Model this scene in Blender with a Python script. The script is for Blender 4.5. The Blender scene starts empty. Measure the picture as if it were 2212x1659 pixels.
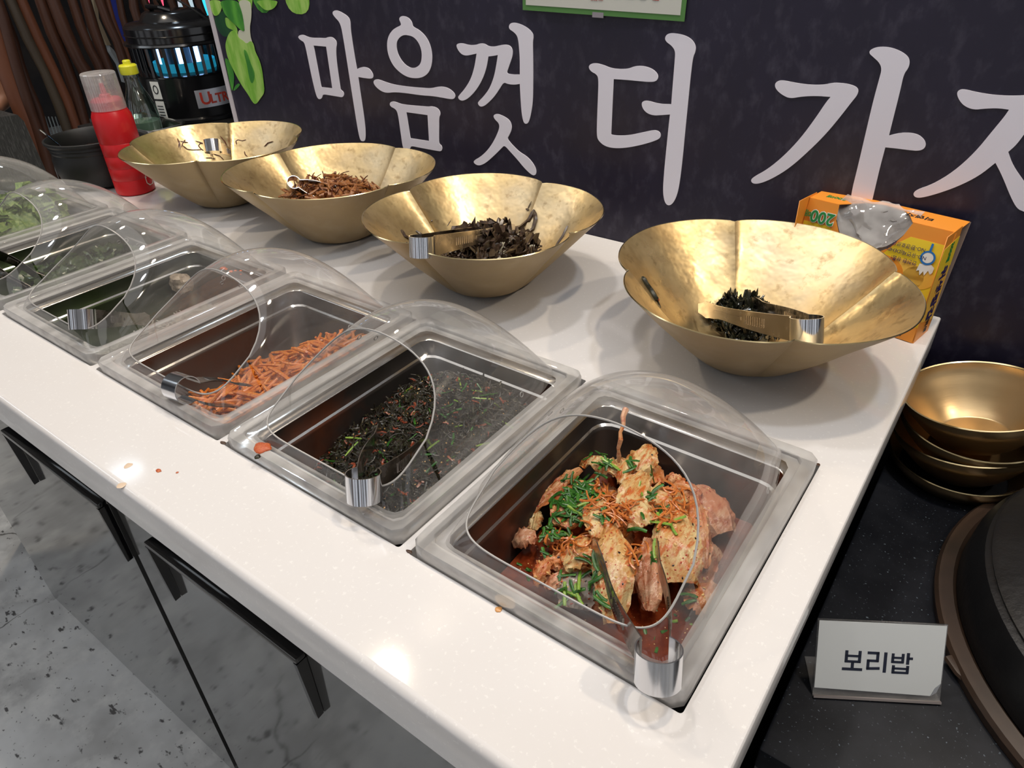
import bpy, bmesh, math, random
from mathutils import Vector, Matrix, Quaternion
from mathutils.bvhtree import BVHTree
from mathutils import noise as mnoise
random.seed(7)
PI = math.pi
ZC = 0.812                      # height of the white worktop above the floor; everything below is built with z = 0 on the worktop
scene = bpy.context.scene
col = scene.collection

# ---------------------------------------------------------------- camera
RW, RH, FPX = 2212, 1659, 1514.75
CAM = Vector((0.0816, -0.2924, 0.4779))
RM = Matrix(((0.8067, 0.5903, -0.0293), (0.3102, -0.4651, -0.8291), (-0.5031, 0.6597, -0.5583)))
cd = bpy.data.cameras.new('camera'); cam = bpy.data.objects.new('camera', cd); col.objects.link(cam)
cd.sensor_fit = 'HORIZONTAL'; cd.sensor_width = 36.0; cd.lens = 36.0 * FPX / RW
cd.clip_start = 0.01; cd.clip_end = 60
_q = Matrix((RM[0], -RM[1], -RM[2])).transposed()
cam.matrix_world = Matrix.Translation(CAM + Vector((0, 0, ZC))) @ _q.to_quaternion().to_matrix().to_4x4()
scene.camera = cam

def un(u, v, ax, val):
    """point of the room seen at (u, v) of the photograph on the plane axis = value"""
    d = RM.transposed() @ Vector(((u - RW / 2) / FPX, (v - RH / 2) / FPX, 1.0))
    return CAM + d * ((val - CAM[ax]) / d[ax])

# ---------------------------------------------------------------- world, lamps, exposure
scene.view_settings.view_transform = 'Standard'
scene.view_settings.look = 'None'
scene.view_settings.exposure = -0.16
scene.view_settings.gamma = 1.0
scene.view_settings.use_curve_mapping = False
scene.cycles.transparent_max_bounces = 32
scene.cycles.max_bounces = 9
scene.cycles.use_adaptive_sampling = True
scene.cycles.adaptive_threshold = 0.03
scene.cycles.glossy_bounces = 4
scene.cycles.transmission_bounces = 8
scene.cycles.diffuse_bounces = 3
scene.cycles.sample_clamp_indirect = 4.0
scene.cycles.use_denoising = True
scene.cycles.caustics_reflective = False
scene.cycles.caustics_refractive = False
W = bpy.data.worlds.new('world'); scene.world = W; W.use_nodes = True
W.node_tree.nodes['Background'].inputs[0].default_value = (0.93, 0.95, 1.0, 1)
W.node_tree.nodes['Background'].inputs[1].default_value = 0.80

def lamp(name, loc, power, size, color, aim=None, shape='DISK', size_y=None, spread=None):
    ld = bpy.data.lights.new(name, 'AREA'); ld.energy = power; ld.shape = shape; ld.size = size
    if size_y: ld.size_y = size_y
    if spread: ld.spread = spread
    ld.color = color
    o = bpy.data.objects.new(name, ld); col.objects.link(o)
    o.location = Vector(loc) + Vector((0, 0, ZC))
    d = (Vector(aim) - Vector(loc)) if aim else Vector((0, 0, -1))
    o.rotation_euler = d.to_track_quat('-Z', 'Y').to_euler()
    return o
WARM = (1.0, 0.84, 0.64); COOL = (0.72, 0.86, 1.0); NEUT = (1.0, 0.96, 0.93)
lamp('downlight', (-1.18, 0.60, 1.7), 5.0, 0.075, WARM)
lamp('downlight', (0.02, 0.60, 1.7), 8.5, 0.09, WARM)
lamp('downlight', (1.15, 0.55, 1.7), 13, 0.09, WARM)
lamp('downlight', (-2.98, 0.64, 1.7), 0.45, 0.16, COOL)
lamp('downlight', (-2.30, 1.15, 1.7), 5, 0.14, COOL)
for _x, _y, _p, _c in ((-2.1, 0.40, 12, WARM), (-0.70, 0.40, 6.5, NEUT), (0.35, 0.40, 6.5, (0.85, 0.92, 1.0))):
    lamp('downlight', (_x, _y, 1.75), _p, 0.12, _c)
lamp('fill_panel', (-0.5, -0.20, 1.9), 21, 3.6, (1.0, 0.985, 0.98), shape='RECTANGLE', size_y=1.5)  # unseen soft panel added as overhead fill, kept out of the worktop's reflection
lamp('fill_panel', (-3.2, -1.2, 1.88), 12, 1.6, (0.85, 0.93, 1.0), shape='RECTANGLE', size_y=0.5)  # unseen cool panel added as soft fill from the left

# ---------------------------------------------------------------- materials
def _mix(nt, a, b, fac, mode='MIX'):
    m = nt.nodes.new('ShaderNodeMix'); m.data_type = 'RGBA'; m.blend_type = mode
    for i, s in ((6, a), (7, b)):
        if hasattr(s, 'is_linked') or hasattr(s, 'links'): nt.links.new(s, m.inputs[i])
        else: m.inputs[i].default_value = (*s, 1)
    if isinstance(fac, (int, float)): m.inputs[0].default_value = fac
    else: nt.links.new(fac, m.inputs[0])
    return m.outputs[2]
def _noise(nt, scale, lo=0.4, hi=0.6, detail=4, vec=None, rough=0.6, dist=0.0):
    n = nt.nodes.new('ShaderNodeTexNoise'); n.inputs['Scale'].default_value = scale; n.inputs['Detail'].default_value = detail
    n.inputs['Roughness'].default_value = rough; n.inputs['Distortion'].default_value = dist
    nt.links.new(vec, n.inputs['Vector'])
    r = nt.nodes.new('ShaderNodeMapRange'); r.inputs[1].default_value = lo; r.inputs[2].default_value = hi
    nt.links.new(n.outputs[0], r.inputs[0])
    return r.outputs[0]
def mat(name, base, rough=0.5, metal=0.0, layers=(), bump=None, spec=None, trans=0.0, emit=None, rvar=None, coat=0.0, sss=0.0, ior=None, coords='Object', stretch=None):
    """layers: (colour, noise scale, lo, hi, strength) mixed over the base; bump: (scale, strength, distance)"""
    m = bpy.data.materials.new(name); m.use_nodes = True; nt = m.node_tree
    b = nt.nodes['Principled BSDF']
    tc = nt.nodes.new('ShaderNodeTexCoord'); vec = tc.outputs[coords]
    if stretch:
        mp = nt.nodes.new('ShaderNodeMapping'); mp.inputs['Scale'].default_value = stretch
        nt.links.new(vec, mp.inputs[0]); vec = mp.outputs[0]
    c = base
    for (lc, sc, lo, hi, st) in layers:
        f = _noise(nt, sc, lo, hi, vec=vec)
        mm = nt.nodes.new('ShaderNodeMath'); mm.operation = 'MULTIPLY'; mm.inputs[1].default_value = st
        mm.use_clamp = True; nt.links.new(f, mm.inputs[0])
        c = _mix(nt, c, lc, mm.outputs[0])
    if isinstance(c, tuple): b.inputs['Base Color'].default_value = (*c, 1)
    else: nt.links.new(c, b.inputs['Base Color'])
    b.inputs['Roughness'].default_value = rough; b.inputs['Metallic'].default_value = metal
    if rvar:
        f = _noise(nt, rvar[0], 0.35, 0.65, vec=vec)
        r = nt.nodes.new('ShaderNodeMapRange'); r.inputs[3].default_value = rvar[1]; r.inputs[4].default_value = rvar[2]
        nt.links.new(f, r.inputs[0]); nt.links.new(r.outputs[0], b.inputs['Roughness'])
    if spec is not None: b.inputs['Specular IOR Level'].default_value = spec
    if trans: b.inputs['Transmission Weight'].default_value = trans
    if ior: b.inputs['IOR'].default_value = ior
    if coat: b.inputs['Coat Weight'].default_value = coat; b.inputs['Coat Roughness'].default_value = 0.05
    if sss:
        b.inputs['Subsurface Weight'].default_value = sss; b.inputs['Subsurface Radius'].default_value = (0.01, 0.006, 0.004)
        b.inputs['Subsurface Scale'].default_value = 0.3
    if emit: b.inputs['Emission Color'].default_value = (*emit[0], 1); b.inputs['Emission Strength'].default_value = emit[1]
    if bump:
        f = _noise(nt, bump[0], 0.2, 0.8, vec=vec)
        bp = nt.nodes.new('ShaderNodeBump'); bp.inputs['Strength'].default_value = bump[1]; bp.inputs['Distance'].default_value = bump[2]
        nt.links.new(f, bp.inputs['Height']); nt.links.new(bp.outputs[0], b.inputs['Normal'])
    return m

def schlick(nt, f0=0.07, f1=0.85):
    lw = nt.nodes.new('ShaderNodeLayerWeight'); lw.inputs['Blend'].default_value = 0.5
    p = nt.nodes.new('ShaderNodeMath'); p.operation = 'POWER'; p.inputs[1].default_value = 4.6
    nt.links.new(lw.outputs['Facing'], p.inputs[0])
    a = nt.nodes.new('ShaderNodeMath'); a.operation = 'MULTIPLY_ADD'; a.inputs[1].default_value = f1; a.inputs[2].default_value = f0
    nt.links.new(p.outputs[0], a.inputs[0])
    return a
def acrylic(name, haze=0.1, tint=0.95):
    m = bpy.data.materials.new(name); m.use_nodes = True; nt = m.node_tree
    nt.nodes.remove(nt.nodes['Principled BSDF']); out = nt.nodes['Material Output']
    tr = nt.nodes.new('ShaderNodeBsdfTransparent'); tr.inputs[0].default_value = (tint, tint, tint * 0.995, 1)
    df = nt.nodes.new('ShaderNodeBsdfDiffuse'); df.inputs[0].default_value = (0.95, 0.93, 0.91, 1)
    tl = nt.nodes.new('ShaderNodeBsdfTranslucent'); tl.inputs[0].default_value = (0.95, 0.93, 0.91, 1)
    dm = nt.nodes.new('ShaderNodeMixShader'); dm.inputs[0].default_value = 0.25
    nt.links.new(df.outputs[0], dm.inputs[1]); nt.links.new(tl.outputs[0], dm.inputs[2])
    gl = nt.nodes.new('ShaderNodeBsdfGlossy'); gl.inputs['Roughness'].default_value = 0.035
    tc = nt.nodes.new('ShaderNodeTexCoord')
    mp = nt.nodes.new('ShaderNodeMapping'); mp.inputs['Scale'].default_value = (1, 0.5, 1.6)
    nt.links.new(tc.outputs['Object'], mp.inputs[0])
    hz = _noise(nt, 13, 0.35, 0.75, detail=3, vec=mp.outputs[0])
    lw = nt.nodes.new('ShaderNodeLayerWeight'); lw.inputs['Blend'].default_value = 0.5
    p = nt.nodes.new('ShaderNodeMath'); p.operation = 'POWER'; p.inputs[1].default_value = 2.5
    nt.links.new(lw.outputs['Facing'], p.inputs[0])
    a = nt.nodes.new('ShaderNodeMath'); a.operation = 'MULTIPLY_ADD'; a.inputs[1].default_value = haze * 1.3; a.inputs[2].default_value = haze * 0.5
    nt.links.new(hz, a.inputs[0])
    a2 = nt.nodes.new('ShaderNodeMath'); a2.operation = 'MULTIPLY_ADD'; a2.inputs[1].default_value = 0.30; a2.use_clamp = True
    nt.links.new(p.outputs[0], a2.inputs[0]); nt.links.new(a.outputs[0], a2.inputs[2])
    m1 = nt.nodes.new('ShaderNodeMixShader'); nt.links.new(a2.outputs[0], m1.inputs[0])
    nt.links.new(tr.outputs[0], m1.inputs[1]); nt.links.new(dm.outputs[0], m1.inputs[2])
    fr = schlick(nt)
    m2 = nt.nodes.new('ShaderNodeMixShader'); nt.links.new(fr.outputs[0], m2.inputs[0])
    nt.links.new(m1.outputs[0], m2.inputs[1]); nt.links.new(gl.outputs[0], m2.inputs[2])
    nt.links.new(m2.outputs[0], out.inputs[0])
    return m

M = {}
M['counter'] = mat('white_solid_surface', (0.79, 0.765, 0.75), 0.075, layers=(((0.88, 0.86, 0.84), 210, 0.60, 0.66, 0.9), ((0.74, 0.69, 0.65), 3, 0.45, 0.7, 0.35)), spec=0.5)
M['acrylic'] = acrylic('clear_acrylic', 0.085, 0.975)
M['acrylic_flange'] = acrylic('clear_acrylic_flange', 0.42, 0.9)
M['acrylic_edge'] = mat('frosted_acrylic_edge', (0.40, 0.385, 0.37), 0.35)
M['steel'] = mat('worn_steel', (0.085, 0.08, 0.078), 0.32, 0.85, layers=(((0.20, 0.17, 0.15), 9, 0.4, 0.75, 0.7),), rvar=(25, 0.30, 0.48))
M['steel_red'] = mat('sauce_stained_steel', (0.08, 0.07, 0.065), 0.36, 0.8, layers=(((0.28, 0.07, 0.02), 6, 0.48, 0.62, 0.6),), rvar=(20, 0.3, 0.48))
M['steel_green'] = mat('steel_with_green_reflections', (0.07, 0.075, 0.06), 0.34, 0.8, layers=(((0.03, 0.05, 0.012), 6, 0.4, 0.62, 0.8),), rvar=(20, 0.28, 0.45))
M['steel_brown'] = mat('brown_stained_steel', (0.14, 0.12, 0.11), 0.38, 0.8, layers=(((0.10, 0.05, 0.03), 16, 0.5, 0.68, 0.8),), rvar=(20, 0.3, 0.45))
M['steel_rim'] = mat('steel_rim', (0.62, 0.60, 0.57), 0.16, 1.0)
M['chrome'] = mat('polished_steel', (0.66, 0.67, 0.70), 0.15, 1.0)
M['tong'] = mat('tong_steel', (0.42, 0.38, 0.35), 0.2, 1.0, rvar=(60, 0.12, 0.3))
M['brass_in'] = mat('hammered_brass', (0.67, 0.50, 0.25), 0.3, 0.8, layers=(((0.40, 0.25, 0.10), 12, 0.46, 0.68, 0.8), ((0.82, 0.74, 0.54), 6, 0.48, 0.7, 0.6), ((0.28, 0.17, 0.07), 60, 0.56, 0.7, 0.55)), bump=(11, 0.35, 0.006), rvar=(9, 0.26, 0.46))
M['brass_bowl'] = mat('brushed_bronze', (0.60, 0.43, 0.23), 0.3, 0.95, bump=(300, 0.05, 0.0005), stretch=(0.2, 0.2, 3), rvar=(8, 0.28, 0.38))
M['wall'] = mat('navy_sign_vinyl', (0.018, 0.015, 0.034), 0.42, layers=(((0.075, 0.068, 0.098), 55, 0.5, 0.74, 0.6), ((0.012, 0.010, 0.022), 6, 0.4, 0.65, 0.6)), stretch=(1.0, 1.0, 0.6), spec=0.4)
M['letter'] = mat('white_letter_vinyl', (0.84, 0.81, 0.89), 0.4)
M['strip'] = mat('white_panel_edge', (0.55, 0.52, 0.56), 0.5)
M['black_gloss'] = mat('black_gloss', (0.006, 0.006, 0.007), 0.1, spec=0.6)
M['black_mat'] = mat('black_matte', (0.006, 0.006, 0.006), 0.5)
M['granite'] = mat('black_granite', (0.006, 0.007, 0.010), 0.42, layers=(((0.20, 0.25, 0.30), 300, 0.64, 0.70, 0.8), ((0.02, 0.022, 0.028), 12, 0.4, 0.7, 0.8)), spec=0.16)
M['door'] = mat('glossy_grey_laminate', (0.30, 0.30, 0.295), 0.07, 0.85, layers=(((0.24, 0.235, 0.22), 5, 0.4, 0.7, 0.6),))
M['gap'] = mat('dark_gap', (0.004, 0.004, 0.004), 0.8)
M['red_plastic'] = mat('red_plastic', (0.62, 0.015, 0.02), 0.32, spec=0.4)
M['orange_card'] = mat('orange_card', (0.80, 0.29, 0.035), 0.4)

# ---------------------------------------------------------------- mesh helpers
class MB:
    def __init__(s): s.v = []; s.f = []; s.m = []
    def add(s, vs, fs, mi=0):
        o = len(s.v); s.v += [tuple(v) for v in vs]; s.f += [tuple(i + o for i in f) for f in fs]; s.m += [mi] * len(fs); return s
    def box(s, x0, x1, y0, y1, z0, z1, mi=0):
        vs = [(x, y, z) for x in (x0, x1) for y in (y0, y1) for z in (z0, z1)]
        return s.add(vs, [(0, 1, 3, 2), (4, 6, 7, 5), (0, 4, 5, 1), (2, 3, 7, 6), (0, 2, 6, 4), (1, 5, 7, 3)], mi)
    def obox(s, c, R, hx, hy, hz, mi=0):
        vs = [Vector(c) + R @ Vector((a * hx, b * hy, d * hz)) for a in (-1, 1) for b in (-1, 1) for d in (-1, 1)]
        return s.add(vs, [(0, 1, 3, 2), (4, 6, 7, 5), (0, 4, 5, 1), (2, 3, 7, 6), (0, 2, 6, 4), (1, 5, 7, 3)], mi)
    def loops(s, L, close=True, cap0=False, cap1=False, mi=0):
        n = len(L[0]); vs = [p for l in L for p in l]; fs = []
        for i in range(len(L) - 1):
            for j in range(n if close else n - 1):
                k = (j + 1) % n; fs.append((i * n + j, i * n + k, (i + 1) * n + k, (i + 1) * n + j))
        if cap0: fs.append(tuple(range(n))[::-1])
        if cap1: fs.append(tuple((len(L) - 1) * n + j for j in range(n)))
        return s.add(vs, fs, mi)
    def lathe(s, prof, c=(0, 0, 0), n=48, mi=0, cap0=False, cap1=False):
        L = [[(c[0] + r * math.cos(2 * PI * j / n), c[1] + r * math.sin(2 * PI * j / n), c[2] + z) for j in range(n)] for r, z in prof]
        return s.loops(L, True, cap0, cap1, mi)
    def tube(s, pts, rad, n=8, flat=1.0, up=(0, 0, 1), mi=0):
        pts = [Vector(p) for p in pts]; L = []
        for i, p in enumerate(pts):
            d = (pts[min(i + 1, len(pts) - 1)] - pts[max(i - 1, 0)]).normalized()
            a = d.cross(Vector(up))
            if a.length < 1e-4: a = d.cross(Vector((1, 0, 0)))
            a.normalize(); b = a.cross(d)
            r = rad[i] if isinstance(rad, (list, tuple)) else rad
            L.append([p + a * (r * math.cos(2 * PI * j / n)) + b * (r * flat * math.sin(2 * PI * j / n)) for j in range(n)])
        return s.loops(L, True, True, True, mi)
    def grid(s, P, mi=0):
        return s.loops(P, close=False, mi=mi)
    def build(s, name, m, parent=None, loc=(0, 0, 0), smooth=True, auto=None):
        me = bpy.data.meshes.new(name); me.from_pydata(s.v, [], s.f)
        ms = m if isinstance(m, (list, tuple)) else [m]
        for x in ms: me.materials.append(x)
        if len(ms) > 1:
            for p, i in zip(me.polygons, s.m): p.material_index = i
        bm = bmesh.new(); bm.from_mesh(me)
        bmesh.ops.recalc_face_normals(bm, faces=bm.faces); bm.to_mesh(me); bm.free()
        if smooth:
            for p in me.polygons: p.use_smooth = True
            me.set_sharp_from_angle(angle=auto if auto else math.radians(35))
        me.update()
        o = bpy.data.objects.new(name, me); col.objects.link(o); o.location = loc
        if parent: o.parent = parent
        return o
def tag(o, label=None, cat=None, group=None, kind=None):
    if label: o['label'] = label
    if cat: o['category'] = cat
    if group: o['group'] = group
    if kind: o['kind'] = kind
    return o
def thing(name, label, cat, loc=(0, 0, 0), rz=0, group=None, quat=None):
    o = bpy.data.objects.new(name, None); col.objects.link(o); o.location = loc; o.empty_display_size = 0.02
    if quat is not None: o.rotation_mode = 'QUATERNION'; o.rotation_quaternion = quat
    else: o.rotation_euler = (0, 0, rz)
    return tag(o, label, cat, group)
def copy_tree(o, parent=None):
    kids = list(o.children); c = o.copy(); col.objects.link(c)
    if parent: c.parent = parent
    for k in kids: copy_tree(k, c)
    return c
def rrect(cx, cy, a, b, r, z, n=8):
    P = []
    for (sx, sy, t0) in ((1, 1, 0), (-1, 1, 90), (-1, -1, 180), (1, -1, 270)):
        for i in range(n + 1):
            t = math.radians(t0 + 90 * i / n)
            P.append((cx + sx * (a - r) + r * math.cos(t), cy + sy * (b - r) + r * math.sin(t), z))
    return P
def bevel_obj(o, w, seg=3):
    bm = bmesh.new(); bm.from_mesh(o.data)
    bmesh.ops.bevel(bm, geom=list(bm.edges), offset=w, segments=seg, affect='EDGES', profile=0.5)
    bm.to_mesh(o.data); bm.free()
    for p in o.data.polygons: p.use_smooth = True
    o.data.set_sharp_from_angle(angle=math.radians(40))
def chaikin(P, it=2):
    for _ in range(it):
        Q = []
        for i in range(len(P)):
            a, b = P[i], P[(i + 1) % len(P)]
            Q.append((a[0] * .75 + b[0] * .25, a[1] * .75 + b[1] * .25)); Q.append((a[0] * .25 + b[0] * .75, a[1] * .25 + b[1] * .75))
        P = Q
    return P
def flat_shape(name, outlines, m, parent=None, thick=0.0008, mw=None):
    """closed 2D outlines (holes inside) filled and given a thickness; local x, y"""
    cu = bpy.data.curves.new(name, 'CURVE'); cu.dimensions = '2D'; cu.fill_mode = 'BOTH'; cu.extrude = thick / 2
    for P in outlines:
        sp = cu.splines.new('POLY'); sp.points.add(len(P) - 1); sp.use_cyclic_u = True
        for q, p in zip(sp.points, P): q.co = (p[0], p[1], 0, 1)
    return _curve_mesh(name, cu, m, parent, mw)
def _curve_mesh(name, cu, m, parent, mw):
    tmp = bpy.data.objects.new('tmp', cu); col.objects.link(tmp)
    dg = bpy.context.evaluated_depsgraph_get(); dg.update()
    me = bpy.data.meshes.new_from_object(tmp.evaluated_get(dg)); me.name = name
    bpy.data.objects.remove(tmp); bpy.data.curves.remove(cu)
    me.materials.clear(); me.materials.append(m)
    o = bpy.data.objects.new(name, me); col.objects.link(o)
    if mw is not None: me.transform(mw)
    if parent: o.parent = parent
    return o
def text(name, body, size, m, parent=None, mw=None, thick=0.0004, bold=0.0, align='CENTER'):
    cu = bpy.data.curves.new(name, 'FONT'); cu.body = body; cu.size = size; cu.extrude = thick / 2; cu.offset = bold
    cu.align_x = align; cu.align_y = 'CENTER'; cu.resolution_u = 3
    return _curve_mesh(name, cu, m, parent, mw)
def frame(o, x, y):
    """matrix with origin o, x axis along x, y axis along y"""
    x = Vector(x).normalized(); z = x.cross(Vector(y)).normalized(); y = z.cross(x)
    return Matrix.Translation(Vector(o)) @ Matrix((x, y, z)).transposed().to_4x4()
# ================================================================ the setting
LW, LD, PT = 0.265, 0.3278, 0.27807      # cover width, depth, spacing
YB, XR, YF = 0.731, 0.0447, -0.1053
FL = -ZC
def struct(o): o['kind'] = 'structure'; return o
# floor
fm = bpy.data.materials.new('cracked_concrete_tile'); fm.use_nodes = True; nt = fm.node_tree; b = nt.nodes['Principled BSDF']
tc = nt.nodes.new('ShaderNodeTexCoord'); vec = tc.outputs['Object']
c = _mix(nt, (0.72, 0.73, 0.73), (0.46, 0.46, 0.455), _noise(nt, 4.5, 0.38, 0.62, vec=vec))
c = _mix(nt, c, (0.80, 0.80, 0.78), _noise(nt, 14, 0.5, 0.75, vec=vec))
wv = nt.nodes.new('ShaderNodeMapping'); wv.inputs['Scale'].default_value = (1, 1.9, 1); wv.inputs['Rotation'].default_value = (0, 0, 0.5)
nt.links.new(vec, wv.inputs[0])
c = _mix(nt, c, (0.10, 0.095, 0.095), _noise(nt, 22, 0.625, 0.67, vec=wv.outputs[0], detail=3))
c = _mix(nt, c, (0.16, 0.155, 0.15), _noise(nt, 85, 0.66, 0.72, vec=vec, detail=2))
wn = nt.nodes.new('ShaderNodeTexNoise'); wn.inputs['Scale'].default_value = 5; wn.inputs['Detail'].default_value = 5
nt.links.new(vec, wn.inputs['Vector'])
wm = nt.nodes.new('ShaderNodeMix'); wm.data_type = 'RGBA'; wm.inputs[0].default_value = 0.16
nt.links.new(vec, wm.inputs[6]); nt.links.new(wn.outputs['Color'], wm.inputs[7])
vo = nt.nodes.new('ShaderNodeTexVoronoi'); vo.feature = 'DISTANCE_TO_EDGE'; vo.inputs['Scale'].default_value = 1.9
nt.links.new(wm.outputs[2], vo.inputs['Vector'])
mr = nt.nodes.new('ShaderNodeMapRange'); mr.inputs[1].default_value = 0.001; mr.inputs[2].default_value = 0.005; mr.inputs[3].default_value = 1; mr.inputs[4].default_value = 0
nt.links.new(vo.outputs['Distance'], mr.inputs[0])
mk = nt.nodes.new('ShaderNodeMath'); mk.operation = 'MULTIPLY'; mk.use_clamp = True
nt.links.new(mr.outputs[0], mk.inputs[0]); nt.links.new(_noise(nt, 2.2, 0.45, 0.52, vec=vec, detail=1), mk.inputs[1])
c = _mix(nt, c, (0.10, 0.095, 0.09), mk.outputs[0])
nt.links.new(c, b.inputs['Base Color']); b.inputs['Roughness'].default_value = 0.42
M['floor'] = fm
struct(MB().box(-6.2, 3.2, -4.2, 3.6, FL - 0.05, FL).build('floor', fm, smooth=False))
M['ceil'] = mat('ceiling_paint', (0.70, 0.68, 0.66), 0.8)
struct(MB().box(-6.2, 3.2, -4.2, 3.6, 1.95, 2.0).build('ceiling', M['ceil'], smooth=False))
M['warmwall'] = mat('restaurant_wall', (0.33, 0.27, 0.22), 0.7, layers=(((0.10, 0.07, 0.05), 1.2, 0.45, 0.55, 0.8),))
M['darkwall'] = mat('dark_interior', (0.020, 0.019, 0.022), 0.7, layers=(((0.05, 0.04, 0.035), 2.5, 0.45, 0.65, 0.8),))
struct(MB().box(-6.25, -6.2, -4.2, 3.6, FL, 1.95).build('wall_left', M['darkwall'], smooth=False))
struct(MB().box(-6.2, 3.2, 3.6, 3.65, FL, 1.95).build('wall_far', M['darkwall'], smooth=False))

M['added_pillar'] = mat('added_pillar_dark', (0.03, 0.028, 0.03), 0.6); M['added_pillar2'] = mat('added_pillar_brick_red', (0.16, 0.09, 0.06), 0.7)  # unseen pillars added so the polished steel reflects dark streaks
for _i, (_x, _w) in enumerate(((-4.6, 0.5), (-3.1, 0.35), (-1.7, 0.6), (-0.55, 0.25), (0.5, 0.55), (1.7, 0.35), (2.7, 0.5))):
    struct(MB().box(_x - _w / 2, _x + _w / 2, -3.4, -3.2, FL, 1.95).build('added_pillar', M['added_pillar2'] if _i % 3 == 2 else M['added_pillar'], smooth=False))
for _y, _w in ((-2.2, 0.6), (-1.0, 0.3), (0.2, 0.5)):
    struct(MB().box(3.0, 3.15, _y - _w / 2, _y + _w / 2, FL, 1.95).build('added_pillar', M['added_pillar'], smooth=False))

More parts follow.
